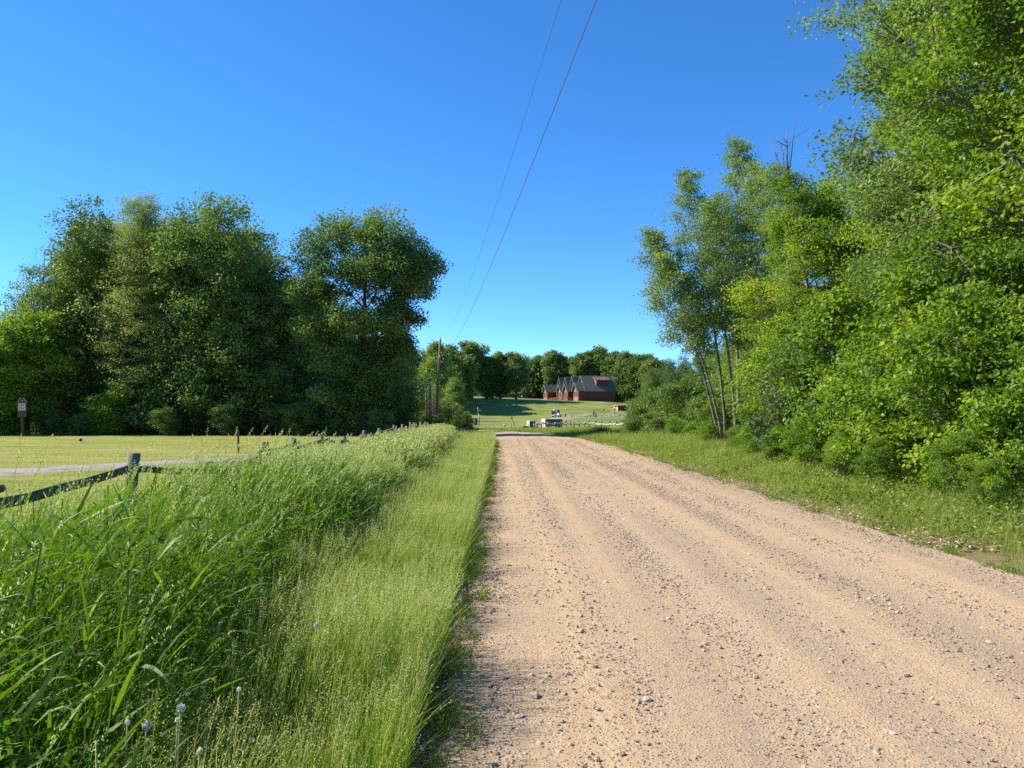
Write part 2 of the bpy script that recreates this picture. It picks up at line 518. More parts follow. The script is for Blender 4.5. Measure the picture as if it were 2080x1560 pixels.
def mat_road():
    m, t, ns, ln, bs = new_mat('gravel_road_surface')
    geo = ns.new('ShaderNodeNewGeometry')

    def noise(scale, st, detail=8, rough=.6):
        mp = ns.new('ShaderNodeMapping')
        mp.inputs['Scale'].default_value = st
        ln.new(geo.outputs['Position'], mp.inputs[0])
        n = ns.new('ShaderNodeTexNoise')
        n.inputs['Scale'].default_value = scale
        n.inputs['Detail'].default_value = detail
        n.inputs['Roughness'].default_value = rough
        ln.new(mp.outputs[0], n.inputs[0])
        return n
    streak = noise(3.2, (1, .012, 1), 5, .62)           # along the wheel tracks
    broad = noise(.5, (1, .35, 1), 5, .6)
    fine = noise(26, (1, 1, 1), 10, .8)
    ad = ns.new('ShaderNodeMath')
    ad.operation = 'MULTIPLY_ADD'
    ad.inputs[1].default_value = .78
    ln.new(streak.outputs[0], ad.inputs[0])
    m1 = ns.new('ShaderNodeMath')
    m1.operation = 'MULTIPLY'
    m1.inputs[1].default_value = .22
    ln.new(broad.outputs[0], m1.inputs[0])
    ln.new(m1.outputs[0], ad.inputs[2])
    r = ramp(ns, [(.34, (.37, .275, .185)), (.46, (.43, .315, .20)), (.54, (.48, .345, .208)), (.66, (.53, .39, .24))])
    ln.new(ad.outputs[0], r.inputs[0])
    # embedded stones
    vo = ns.new('ShaderNodeTexVoronoi')
    vo.inputs['Scale'].default_value = 62
    vo.inputs['Randomness'].default_value = 1
    ln.new(geo.outputs['Position'], vo.inputs['Vector'])
    r2 = ramp(ns, [(0, (.26, .22, .19)), (.35, (.42, .33, .24)), (.65, (.52, .40, .27)), (1, (.66, .57, .45))])
    sx = ns.new('ShaderNodeSeparateColor')
    ln.new(vo.outputs['Color'], sx.inputs[0])
    ln.new(sx.outputs[0], r2.inputs[0])
    th = ns.new('ShaderNodeMapRange')
    th.inputs[1].default_value = .50
    th.inputs[2].default_value = .32
    ln.new(vo.outputs['Distance'], th.inputs[0])
    sel = ns.new('ShaderNodeMath')
    sel.operation = 'GREATER_THAN'
    sel.inputs[1].default_value = .45
    ln.new(sx.outputs[1], sel.inputs[0])
    mu = ns.new('ShaderNodeMath')
    mu.operation = 'MULTIPLY'
    ln.new(th.outputs[0], mu.inputs[0])
    ln.new(sel.outputs[0], mu.inputs[1])
    mu2 = ns.new('ShaderNodeMath')
    mu2.operation = 'MULTIPLY'
    mu2.inputs[1].default_value = .75
    ln.new(mu.outputs[0], mu2.inputs[0])
    mx = ns.new('ShaderNodeMix')
    mx.data_type = 'RGBA'
    ln.new(mu2.outputs[0], mx.inputs[0])
    ln.new(r.outputs[0], mx.inputs[6])
    ln.new(r2.outputs[0], mx.inputs[7])
    ov = ns.new('ShaderNodeMix')
    ov.data_type = 'RGBA'
    ov.blend_type = 'OVERLAY'
    ov.inputs['Factor'].default_value = .55
    ln.new(mx.outputs[2], ov.inputs[6])
    ln.new(fine.outputs[0], ov.inputs[7])
    ln.new(ov.outputs[2], bs.inputs['Base Color'])
    bs.inputs['Roughness'].default_value = .95
    bs.inputs['Specular IOR Level'].default_value = .15
    hs = ns.new('ShaderNodeMath')
    hs.operation = 'MULTIPLY_ADD'
    hs.inputs[1].default_value = .8
    ln.new(mu.outputs[0], hs.inputs[0])
    ln.new(fine.outputs[0], hs.inputs[2])
    bp = ns.new('ShaderNodeBump')
    bp.inputs['Strength'].default_value = .75
    bp.inputs['Distance'].default_value = .014
    ln.new(hs.outputs[0], bp.inputs['Height'])
    ln.new(bp.outputs[0], bs.inputs['Normal'])
    return m


M['ground'] = mat_ground()
M['road'] = mat_road()
M['path'] = rough_mat('path_asphalt', [(.34, (.16, .145, .13)), (.48, (.26, .24, .22)), (.6, (.34, .315, .29))], scale=1.6, bump=.4, bscale=60, bdist=.01)
M['green'] = rough_mat('putting_turf', [(.3, (.095, .155, .04)), (.5, (.125, .18, .05)), (.7, (.18, .21, .065))], scale=.35, stretch=(.4, 3, 1), bump=.3, bscale=30)
M['apron'] = rough_mat('apron_turf', [(.3, (.20, .22, .06)), (.7, (.30, .30, .10))], scale=.6, stretch=(.4, 2, 1), bump=.3, bscale=30)

# ------------------------------------------------------------------ the ground
RL, RR = -0.37, 5.15                                   # road edges while it runs straight


def road_edges(y):
    """left and right edge of the road at depth y"""
    y = np.asarray(y, float)
    l = np.interp(y, [-40, 40, 46, 52, 60, 70, 80, 95], [RL, RL, -.75, -1.5, -2.1, -3.0, -5.0, -10])
    r = np.interp(y, [-40, 36, 44, 52, 61, 70, 78, 95], [RR, RR, 4.75, 3.5, 2.0, .35, -1.6, -6])
    return l, r


def axis(fine, coarse):
    return np.unique(np.concatenate([np.arange(*f) for f in fine] + [np.asarray(coarse, float)]))


gx = axis([(-60, 60.1, .6)], [-2500, -1200, -600, -300, -200, -150, -120, -100, -90, -80, -70, 70, 80, 90, 100, 120, 150, 200, 300, 600, 1200, 2500])
gy = axis([(-12, 112, .6), (112, 320, 3.0)], [-300, -100, -50, -25, 340, 370, 400, 450, 600, 900, 1500, 3000])
GX, GY = np.meshgrid(gx, gy)
GZ = ground(GX, GY)
mb = MB(True)
nx, ny = len(gx), len(gy)
idx = np.arange(nx * ny).reshape(ny, nx)
q = np.stack([idx[:-1, :-1], idx[:-1, 1:], idx[1:, 1:], idx[1:, :-1]], -1).reshape(-1, 4)
mb.add(np.stack([GX, GY, GZ], -1).reshape(-1, 3), q)
go = tag(mb.build('ground', M['ground']), kind='structure')
l, r_ = road_edges(GY)
soil = np.zeros_like(GX)
soil = np.maximum(soil, sstep(-4.6, -3.8, GX) * (GX < 2) * sstep(50, 44, GY))                 # under the tall grass
soil = np.maximum(soil, (GX > 2) * sstep(14, 10, GX) * sstep(58, 48, GY) * .75)
soil = np.maximum(soil, sstep(7.6, 8.8, GX) * sstep(64, 54, GY))                            # wood on the right
soil = np.maximum(soil, sstep(51.5, 53.5, GY + .0 * GX) * sstep(-6, -9, GX) * sstep(100, 90, GY))   # wood on the left
soil = np.maximum(soil, sstep(264, 270, GY))
for nm, arr in (('soil', soil), ('fairway', sstep(70, 100, GY))):
    a = go.data.attributes.new(nm, 'FLOAT', 'POINT')
    a.data.foreach_set('value', arr.astype(np.float32).ravel())

# the road: crowned strip, ragged edges
ry = np.concatenate([np.arange(-12, 30, .25), np.arange(30, 96, .6)])
rl, rr = road_edges(ry)
rl = rl + .05 * vnoise(ry, ry * 0, 2.1, 4) + .03 * vnoise(ry, ry * 0, 6.1, 5)
rr = rr + .10 * vnoise(ry, ry * 0, .9, 6) + .05 * vnoise(ry, ry * 0, 4.1, 7)
NU = 56
u = np.linspace(0, 1, NU)
RX = rl[:, None] + (rr - rl)[:, None] * u[None, :]
RY = np.repeat(ry[:, None], NU, 1)
crown = .035 + .05 * (1 - (2 * u - 1) ** 2)[None, :] - .06 * (u < .005) - .06 * (u > .995)
ruts = .010 * np.sin(RX * 3.1 + .12 * np.sin(RY * .11)) + .005 * np.sin(RX * 7.7 + .2 * np.sin(RY * .2 + 1)) + .003 * vnoise(RX, RY, 2.2, 3)
RZ = ground(RX, RY) + crown + ruts * np.interp(u, [0, .04, .96, 1], [0, 1, 1, 0])[None, :]
mb = MB(True)
idx = np.arange(NU * len(ry)).reshape(len(ry), NU)
q = np.stack([idx[:-1, :-1], idx[:-1, 1:], idx[1:, 1:], idx[1:, :-1]], -1).reshape(-1, 4)
mb.add(np.stack([RX, RY, RZ], -1).reshape(-1, 3), q)
tag(mb.build('road', M['road']), kind='structure')


def road_z(x, y):
    l, r = road_edges(y)
    uu = np.clip((x - l) / (r - l), 0, 1)
    return ground(x, y) + .035 + .05 * (1 - (2 * uu - 1) ** 2) + .010 * np.sin(x * 3.1 + .12 * np.sin(y * .11))


def strip(name, pts, width, mat, lift, wob=0.0, step=0.5):
    pts = np.asarray(pts, float)
    d = np.concatenate([[0], np.cumsum(np.linalg.norm(np.diff(pts, axis=0), axis=1))])
    s = np.arange(0, d[-1], step)
    cx, cyy = np.interp(s, d, pts[:, 0]), np.interp(s, d, pts[:, 1])
    for _ in range(6):
        cx[1:-1] = (cx[:-2] + 2 * cx[1:-1] + cx[2:]) / 4
        cyy[1:-1] = (cyy[:-2] + 2 * cyy[1:-1] + cyy[2:]) / 4
    tx, ty = np.gradient(cx), np.gradient(cyy)
    tl = np.hypot(tx, ty)
    nxn, nyn = -ty / tl, tx / tl
    us = np.linspace(-.5, .5, 7)
    wv = width * (1 + wob * vnoise(s, s * 0, 1.3, 9))
    X = cx[:, None] + nxn[:, None] * us * wv[:, None]
    Y = cyy[:, None] + nyn[:, None] * us * wv[:, None]
    Z = ground(X, Y) + lift - .05 * (np.abs(us) > .49)
    b = MB(True)
    ii = np.arange(7 * len(s)).reshape(len(s), 7)
    qq = np.stack([ii[:-1, :-1], ii[:-1, 1:], ii[1:, 1:], ii[1:, :-1]], -1).reshape(-1, 4)
    b.add(np.stack([X, Y, Z], -1).reshape(-1, 3), qq)
    return tag(b.build(name, mat), kind='structure')


strip('cart_path', [(-24, 3), (-19, 11), (-15.2, 17.5), (-12.6, 22.2), (-10.6, 25.0), (-8.2, 27.2), (-6.8, 31), (-6.3, 40), (-6.6, 60), (-8, 80)], 1.9, M['path'], .04, .09)
strip('fairway_path', [(4, 112), (6.0, 118), (8.5, 140), (11.5, 170), (15.5, 196), (22, 207), (24, 210)], 3.0, M['path'], .05, .1, 1.0)


def patch(name, cx, cyy, ax, ay, mat, lift, n=48, rings=8):
    th = np.arange(n) / n * 2 * pi
    b = MB(True)
    vs = [(cx, cyy)]
    for k in range(1, rings + 1):
        f = k / rings
        wv = 1 + .06 * np.sin(3 * th + 1) + .04 * np.sin(5 * th)
        vs += list(zip(cx + ax * f * wv * np.cos(th), cyy + ay * f * wv * np.sin(th)))
    vs = np.array(vs)
    z = ground(vs[:, 0], vs[:, 1]) + lift
    z[-n:] -= .1
    t = [(0, 1 + j, 1 + (j + 1) % n) for j in range(n)]
    qq = []
    for k in range(rings - 1):
        a0, a1 = 1 + k * n, 1 + (k + 1) * n
        qq += [(a0 + j, a1 + j, a1 + (j + 1) % n, a0 + (j + 1) % n) for j in range(n)]
    b.add(np.column_stack([vs, z]), qq, t)
    return tag(b.build(name, mat), kind='structure')


patch('green_apron', 31, 165, 20, 34, M['apron'], .05)
patch('putting_green', 31, 158, 18, 34, M['green'], .09)

# ------------------------------------------------------------------ trees
def ovoid(rg, H, z0, Rad, n, fat=.45, taper=.9, flat=.8):
    """lobes of an egg-shaped crown"""
    out = []
    ga = 2.39996
    ph = rg.uniform(0, 6)
    for i in range(n):
        t = (i + .5) / n
        z = z0 + (H - z0) * (t * .96)
        prof = max(.18, sin(pi * min(1, t * taper + .14)) ** .7)
        rad = Rad * prof * rg.uniform(.35, .72)
        s = Rad * fat * (.5 + .5 * prof) * rg.uniform(.75, 1.2)
        a = ph + i * ga + rg.uniform(-.4, .4)
        out.append(((rad * cos(a), rad * sin(a), z - s * flat * (.5 if t > .75 else 0)), (s, s, s * flat)))
    return out


def tree_meshes(seed, H, r0, lobes, ncl, nlf, clr, leaf, leafmat, barkmat, lean=(0, 0), ttop=.92, up=.9, droop=.35,
                six=True, twig=.5, aspect=.75, lobe_spread=.18, lead=None, wob=.12, surf=2.2, bare=0.0, lw=.3, zf=.45):
    rg = np.random.default_rng(seed)
    tk = MB(True)
    n = 10
    t = np.linspace(0, 1, n)
    px = lean[0] * t ** 1.3 + wob * np.sin(t * 5 + seed) * t
    py = lean[1] * t ** 1.3 + wob * np.cos(t * 4 + seed * 2) * t
    tp = np.stack([px, py, H * ttop * t - .15 * (t == 0)], 1)
    tr = r0 * np.interp(t, [0, .06, .5, 1], [1.35, 1, .6, .12])
    tube(tk, tp, tr, 9, rough=.06, rg=rg)
    cr = MB(False)
    for (c, rad) in lobes:
        c = np.array(c, float)
        rad = np.array(rad, float)
        zc = c[2]
        f = np.clip(zc / (H * ttop), 0, 1)
        c = c + np.array([np.interp(f, t, px), np.interp(f, t, py), 0])
        dh = np.hypot(c[0] - np.interp(f, t, px), c[1] - np.interp(f, t, py))
        za = max(.12 * H, zc - .75 * dh - .3)
        fa = np.clip(za / (H * ttop), .05, .97)
        a = np.array([np.interp(fa, t, px), np.interp(fa, t, py), H * ttop * fa])
        rl_ = max(.012, lw * np.interp(fa, t, tr) * 1.1)
        e = c + rad * np.array([0, 0, .5])
        s = np.linspace(0, 1, 6)[:, None]
        mid = a * .45 + c * .55 + np.array([0, 0, -.12 * dh])
        path = (1 - s) ** 2 * a + 2 * s * (1 - s) * mid + s ** 2 * e
        path[1:-1] += rg.normal(size=(4, 3)) * .035 * max(.4, dh)
        tube(tk, path, rl_ * np.linspace(1, .22, 6), 6, cap=False)
        d = norm(rg.normal(size=(ncl, 3)))
        rr = rg.uniform(0, 1, ncl) ** (1 / surf)
        cc = c + d * rr[:, None] * rad * (1 + .08 * rg.normal(size=(ncl, 1)))
        k = rg.uniform(size=ncl) < twig
        j = rg.integers(2, 6, ncl)
        st = path[j]
        twigs(tk, st[k], cc[k], rl_ * .36, max(.003, rl_ * .10))
        keep = rg.uniform(size=ncl) > bare
        cc = cc[keep]
        m = len(cc)
        if m == 0:
            continue
        cnt = np.maximum(1, rg.poisson(nlf, m))
        lt = .5 + lobe_spread * rg.normal() + .12 * rg.normal(size=m)
        pos = np.repeat(cc, cnt, 0)
        N = len(pos)
        off = rg.normal(size=(N, 3)) * clr * np.array([1, 1, zf])
        pos = pos + off
        sz = leaf * rg.uniform(.65, 1.25, N)
        tint = np.clip(np.repeat(lt, cnt) + .12 * rg.normal(size=N), 0, 1)
        leaves(cr, pos, sz, sz * aspect, tint, rg, up=up, droop=droop, six=six)
    return tk.mesh('trunk', barkmat), (cr.mesh('crown', leafmat) if cr.n else None)


def put_tree(meshes, x, y, rotz=0, s=1.0, label='', cat='tree', name='broadleaf_tree', group=None, sz=None, part='trunk', dz=-.05):
    o = empty(name, (x, y, float(ground(x, y)) + dz), rotz, label, cat, group)
    o.scale = (s, s, sz or s)
    for nm, me in ((part, meshes[0]), ('crown', meshes[1])):
        if me is None:
            continue
        c = bpy.data.objects.new(nm, me)
        C.objects.link(c)
        c.parent = o
    return o


def leafcloud(name, n, lo, hi, size, mat, seed, label, topfn=None, group=None):
    """a mass of foliage that reads as one wood"""
    rg = np.random.default_rng(seed)
    b = MB(False)
    lo, hi = np.array(lo, float), np.array(hi, float)
    ncl = n // 30
    cc = lo + (hi - lo) * rg.uniform(size=(ncl, 3))
    if topfn is not None:
        cc[:, 2] = topfn(cc[:, 0], cc[:, 1]) * rg.uniform(0, 1, ncl) ** 1.15
    pos = np.repeat(cc, 30, 0) + rg.normal(size=(ncl * 30, 3)) * np.array([1, 1, .7]) * size * 2.6
    pos[:, 2] = np.maximum(pos[:, 2], .1) + ground(pos[:, 0], pos[:, 1])
    tint = np.clip(np.repeat(.45 + .15 * rg.normal(size=ncl), 30) + .15 * rg.normal(size=len(pos)), 0, 1)
    sz = size * rg.uniform(.7, 1.3, len(pos))
    leaves(b, pos, sz, sz * .75, tint, rg, six=False)
    return tag(b.build(name, mat), label, 'woods', kind='stuff')


#PART2
# ------------------------------------------------------------------ the lodge on the hill
def poly(mb, pts, tint=.5):
    n = len(pts)
    if n == 4:
        mb.add(pts, [(0, 1, 2, 3)], tint=tint)
    elif n == 3:
        mb.add(pts, None, [(0, 1, 2)], tint=tint)


def slab(mb, pts, th=.12, tint=.5):
    """a planar quad or triangle given thickness along its normal"""
    p = np.asarray(pts, float)
    nrm = norm(np.cross(p[1] - p[0], p[2] - p[0])[None])[0]
    n = len(p)
    v = np.concatenate([p, p - nrm * th])
    sides = [(i, (i + 1) % n, n + (i + 1) % n, n + i) for i in range(n)]
    sides = [(s[0], s[3], s[2], s[1]) for s in sides]
    if n == 4:
        mb.add(v, [(0, 1, 2, 3), (7, 6, 5, 4)] + sides, tint=tint)
    else:
        mb.add(v, sides, [(0, 1, 2), (5, 4, 3)], tint=tint)


def gable_wall(mb, u0, u1, v0, v1, h, hr):
    """walls of a box with gable ends facing -u and +u, ridge along u"""
    vm = (v0 + v1) / 2
    mb.add([(u0, v0, -1.6), (u1, v0, -1.6), (u1, v0, h), (u0, v0, h)], [(0, 1, 2, 3)])
    mb.add([(u1, v1, -1.6), (u0, v1, -1.6), (u0, v1, h), (u1, v1, h)], [(0, 1, 2, 3)])
    for uu in (u0, u1):
        mb.add([(uu, v0, -1.6), (uu, v1, -1.6), (uu, v1, h), (uu, v0, h), (uu, vm, hr)], [(0, 1, 2, 3)], [(3, 2, 4)])


def gable_roof(mb, u0, u1, v0, v1, h, hr, ov=.45):
    vm = (v0 + v1) / 2
    sl_ = (hr - h) / (vm - v0)
    e = h - ov * sl_
    A = [(u0, v0 - ov, e + .14), (u1, v0 - ov, e + .14), (u1, vm, hr + .14), (u0, vm, hr + .14)]
    B = [(u1, v1 + ov, e + .14), (u0, v1 + ov, e + .14), (u0, vm, hr + .14), (u1, vm, hr + .14)]
    slab(mb, A, .16)
    slab(mb, B, .16)


def barge(uu, v0, v1, h, hr, ov=.45, w=.30):
    vm = (v0 + v1) / 2
    sl_ = (hr - h) / (vm - v0)
    e = h - ov * sl_
    for (va, vb) in ((v0 - ov, vm), (v1 + ov, vm)):
        p = np.array([(uu, va, e + .17), (uu, vb, hr + .17), (uu, vb, hr + .17 - w), (uu, va, e + .17 - w)])
        p2 = p + np.array([-.07, 0, 0])
        mb = MB()
        mb.add(np.concatenate([p, p2]), [(0, 1, 2, 3), (7, 6, 5, 4), (0, 4, 5, 1), (1, 5, 6, 2), (2, 6, 7, 3), (3, 7, 4, 0)])
        mb.build('barge_board', M['fascia_green'], lodge)


HY = 250.0
hx = (1181 - VX) / F * HY
hz = 1.65 + 20.5 * HY / F
lodge = empty('log_lodge', (hx, HY, hz), radians(17), 'long dark red log lodge with stepped green roofed gables on the hill', 'lodge')
lodge.scale = (1.1, 1.1, 1.1)
units = [(0.0, 7.2), (7.2, 12.4), (12.4, 17.6), (17.6, 22.8)]
HE, HRID = 3.35, 7.55
wl, rf = MB(), MB()


def facing(pts):  # thin sheet over the log wall, coloured as if sunlit
    g_ = MB()
    p_ = np.asarray(pts, float)
    p_ = p_ if len(p_) == 4 else p_
    n_ = len(p_)
    v_ = np.concatenate([p_, p_ + np.array([.05, 0, 0])])
    sd_ = [(i, n_ + i, n_ + (i + 1) % n_, (i + 1) % n_) for i in range(n_)]
    if n_ == 4:
        g_.add(v_, [(0, 3, 2, 1), (4, 5, 6, 7)] + sd_)
    else:
        g_.add(v_, sd_, [(0, 2, 1), (3, 4, 5)])
    return g_.build('sunlit_gable_face', M['sunlit_orange'], lodge)


for k, (v0, v1) in enumerate(units):
    u0 = 1.6 - .15 * k
    gable_wall(wl, u0 + .06 + .01 * k, 10.9 - .05 * k, v0 + .01 * k, v1 - .01, HE, HRID)
    gable_roof(rf, u0 - .5, 11.4 - .05 * k, v0, v1, HE, HRID, .5 if k in (0, 3) else .02)
    vm = (v0 + v1) / 2
    # upper gable face, sunlight put into its orange colour
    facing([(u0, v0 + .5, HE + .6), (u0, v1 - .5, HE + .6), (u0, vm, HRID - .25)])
    barge(u0 - .52, v0, v1, HE, HRID, .3)
    # lower front bay
    w0, w1 = (v0 + .05, v0 + 3.7) if k == 0 else (v0 + .9, v0 + 4.3)
    us = -1.0 if k < 3 else -3.9
    hr2 = HE + (w1 - w0) / 2 * 1.17
    gable_wall(wl, us + .06, u0, w0, w1, HE - .05, hr2 - .05)
    gable_roof(rf, us - .5, u0 - .02, w0, w1, HE - .03, hr2 - .03, .42)
    barge(us - .52, w0, w1, HE - .03, hr2 - .03, .3)
    wm = (w0 + w1) / 2
    facing([(us, w0 + .02, HE - .35), (us, w1 - .02, HE - .35), (us, wm, hr2 - .2)])
    facing([(us, w0 + .02, -.2), (us, w1 - .02, -.2), (us, w1 - .02, 1.15), (us, w0 + .02, 1.15)])
    for (a, b_) in ((w0 + .02, w0 + .40), (wm - .16, wm + .16), (w1 - .40, w1 - .02)):
        facing([(us, a, 1.15), (us, b_, 1.15), (us, b_, HE - .35), (us, a, HE - .35)])
    for (a, b_) in ((w0 + .42, wm - .18), (wm + .18, w1 - .42)):
        wf, wp = MB(), MB()
        for zz in (1.2, HE - .45):
            box(wf, (us - .03, (a + b_) / 2, zz), (.08, b_ - a, .09))
        for vv in (a + .03, b_ - .03, (a + b_) / 2):
            box(wf, (us - .03, vv, (1.2 + HE - .45) / 2), (.075, .06, HE - 1.75))
        fr = wf.build('window', M['foundation'], lodge)
        wp.add([(us - .01, a, 1.15), (us - .01, b_, 1.15), (us - .01, b_, HE - .4), (us - .01, a, HE - .4)], [(0, 3, 2, 1)])
        wp.build('pane', M['glass'], fr)
wl.build('wall', M['log_red'], lodge)
roof_o = rf.build('roof', M['shingle'], lodge)
# shed dormer on the near slope
dm, dr, dc = MB(), MB(), MB()
du0, du1, dv = 5.2, 9.2, .95
zr = 6.35
zb = HE + dv * (HRID - HE) / 3.6
dm.add([(du0, dv, zb - .2), (du1, dv, zb - .2), (du1, dv, zr), (du0, dv, zr)], [(0, 1, 2, 3)])
vtop = 3.25
ztop = HE + vtop * (HRID - HE) / 3.6 + .1
for uu in (du0, du1):
    (dc if uu == du0 else dm).add([(uu, dv, zb - .2), (uu, dv, zr), (uu, vtop, ztop), (uu, dv + .6, zb + .4)], [(0, 1, 2, 3)])
slab(dr, [(du0 - .5, dv - .55, zr - .02), (du1 + .5, dv - .55, zr - .02), (du1 + .5, vtop + .2, ztop + .22), (du0 - .5, vtop + .2, ztop + .22)], .14)
dor = dm.build('dormer', M['log_red'], lodge)
dr.build('dormer_roof', M['shingle'], dor)
dc.build('dormer_cheek', M['sunlit_orange'], dor)  # sunward cheek gets the painted sunlit orange, the other stays dark red
vp = MB(True)
tube(vp, [(7.9, 1.4, 6.3), (7.9, 1.4, 7.15)], .06, 8)
vp.build('vent_pipe', M['white_paint'], lodge)
# pale foundation windows under the shaded wall
fo = MB()
box(fo, (6.3, -.02, -.62), (9.1, .10, 1.0))
fo.build('foundation', M['log_red'], lodge)
fs = MB()
for k in range(7):
    box(fs, (2.6 + 1.2 * k, -.09, -.33), (.95, .06, .22))
fs.build('foundation_vent', M['foundation'], lodge)
# deck and railing along the front
dk = MB()
box(dk, (-1.7, 13.0, .05), (3.6, 17.6, .18))
dk.build('deck', M['deck_red'], lodge)
sk = MB()
box(sk, (-3.44, 13.0, -.55), (.08, 17.4, 1.0))
box(sk, (-1.7, 4.24, -.55), (3.4, .08, 1.0))
sk.build('deck_skirting', M['skirting'], lodge)
ra = MB()
for v in np.arange(4.3, 21.6, .26):
    box(ra, (-3.45, v, .62), (.05, .06, .9))
for u_ in np.arange(-3.3, -.9, .26):
    box(ra, (u_, 4.28, .62), (.06, .05, .9))
for zz in (.2, 1.1):
    box(ra, (-3.45, 12.95, zz), (.09, 17.4, .09))
    box(ra, (-2.2, 4.28, zz), (2.4, .09, .09))
for v in np.arange(4.3, 22, 2.9):
    box(ra, (-3.45, v, .6), (.14, .14, 1.3))
ra.build('deck_railing', M['deck_red'], lodge)
for v in (8.0, 12.0, 17.2):
    po = MB(True)
    tube(po, [(-1.15, v, .1), (-1.15, v, 3.3)], .11, 8)
    po.build('porch_post', M['sunlit_orange'], lodge)

# small red outbuilding right of the lodge
p = P(1256, 832, 215)
shed = empty('red_shed', (p[0], 215, float(ground(p[0], 215))), radians(17), 'small low red shed with a pale flat roof edge to the right of the lodge', 'shed')
b = MB()
box(b, (1.6, 1.4, .55), (3.4, 2.6, 1.9))
b.build('wall', M['log_red'], shed)
b = MB()
b.add([(-.13, .12, -.4), (-.13, 2.68, -.4), (-.13, 2.68, 1.48), (-.13, .12, 1.48)], [(0, 3, 2, 1)])
slab(b, [(-.45, -.25, 1.56), (3.7, -.25, 1.66), (3.7, 3.0, 1.66), (-.45, 3.0, 1.56)], .10)
b.build('roof', M['skirting'], shed)
b = MB()
box(b, (-.14, 1.4, .5), (.05, .95, 1.7))
b.build('door', M['deck_red'], shed)


# ------------------------------------------------------------------ posts, fences, poles and wires
def rail_between(mb, a, b_, r, rg, sag=.03, tint=.5):
    a, b_ = np.array(a), np.array(b_)
    t = np.linspace(0, 1, 6)
    pts = a + (b_ - a) * t[:, None]
    pts[:, 2] += -sag * np.sin(pi * t) + .012 * rg.normal(size=6)
    pts[:, 0] += .012 * rg.normal(size=6)
    tube(mb, pts, r * (1 + .08 * rg.normal(size=6)), 6, tint=tint, rough=.16, rg=rg)


fence = empty('split_rail_fence', (-4.2, 8.75, 0), 0, 'weathered grey split rail fence running beside the tall grass on the left', 'fence')
rg = np.random.default_rng(3)
posts = [(-4.35, 4.0, 1.1), (-4.27, 6.35, 1.08), (-4.34, 8.75, 1.17), (-4.15, 11.0, .93), (-4.2, 13.3, 1.12), (-4.22, 15.6, 1.11), (-4.2, 18.0, 1.12), (-4.2, 20.4, .98),
         (-4.2, 23.1, 1.07), (-4.2, 25.6, 1.08), (-4.2, 29.0, 1.12), (-4.15, 31.9, 1.1), (-4.2, 34.9, 1.15), (-4.2, 37.2, 1.1), (-4.25, 39.8, 1.1), (-4.3, 42.4, 1.08), (-4.5, 45, 1.05)]
for i, (x, y, h) in enumerate(posts):
    b = MB(True)
    g = float(ground(x, y))
    tilt = rg.normal(size=2) * .05
    if i == 2:
        tilt = np.array([.13, 0])
    if i == 10:
        tilt = np.array([.10, 0])
    t = np.linspace(0, 1, 6)
    pts = np.stack([x - .0 + tilt[0] * t * h, y + tilt[1] * t * h, g - .3 + (h + .3) * t], 1) - np.array([-4.2, 8.75, 0])
    tube(b, pts, .066 * np.linspace(1.08, .97, 6) * rg.uniform(.92, 1.08), 10, rough=.06, rg=rg)
    b.build('post', M['wood_weathered'], fence)
for i in range(len(posts) - 1):
    (x0, y0, h0), (x1, y1, h1) = posts[i], posts[i + 1]
    for hh, prob in ((.93, 1.0), (.50, .9)):
        b = MB(True)
        o0, o1 = rg.normal() * .03, rg.normal() * .03
        rail_between(b, (x0 + .02 * (-1) ** i + 4.2 + .08, y0 - .12 - 8.75, float(ground(x0, y0)) + hh * h0 / 1.1 + o0),
                     (x1 - .02 * (-1) ** i + 4.2 + .08, y1 + .12 - 8.75, float(ground(x1, y1)) + hh * h1 / 1.1 + o1), .043, rg, .03)
        b.build('rail', M['rail_weathered'], fence)
b = MB(True)
rail_between(b, (.10, 29.35 - 8.75, .15), (.02, 29.0 - 8.75, .95), .04, rg, 0)
b.build('fallen_rail', M['rail_pale'], fence)

fence2 = empty('split_rail_fence', (8, 92, 0), 0, 'pale railed split rail fence with dark posts across the far side of the road', 'fence')
pp = [(1084, 80), (1092, 82), (1100, 84), (1112, 86), (1127, 88), (1140, 89), (1150, 90), (1159, 91), (1166, 92), (1177, 92.5), (1187, 93), (1197, 93.5), (1210, 93), (1223, 92), (1238, 91), (1252, 90), (1267, 89), (1283, 88)]
pts2 = []
for i, (px, y) in enumerate(pp):
    x = (px - VX) / F * y
    g = float(ground(x, y))
    h = (1.15 if i > 4 else .85) + .08 * rg.normal()
    b = MB(True)
    tube(b, [(x - 8, y - 92, g - .3), (x - 8 + .03 * rg.normal(), y - 92, g + h)], [.085, .08], 8, rough=.05, rg=rg)
    b.build('post', M['bark_dark'], fence2)
    pts2.append((x - 8, y - 92, g, h))
for i in range(len(pts2) - 1):
    a, c = pts2[i], pts2[i + 1]
    for hh in (.82, .40):
        if hh < .5 and i in (0, 1, 2, 9):
            continue
        b = MB(True)
        rail_between(b, (a[0], a[1] - .14, a[2] + hh + .07 * rg.normal()), (c[0], c[1] - .14, c[2] + hh + .07 * rg.normal()), .085, rg, .05)
        b.build('rail', M['rail_pale'], fence2)

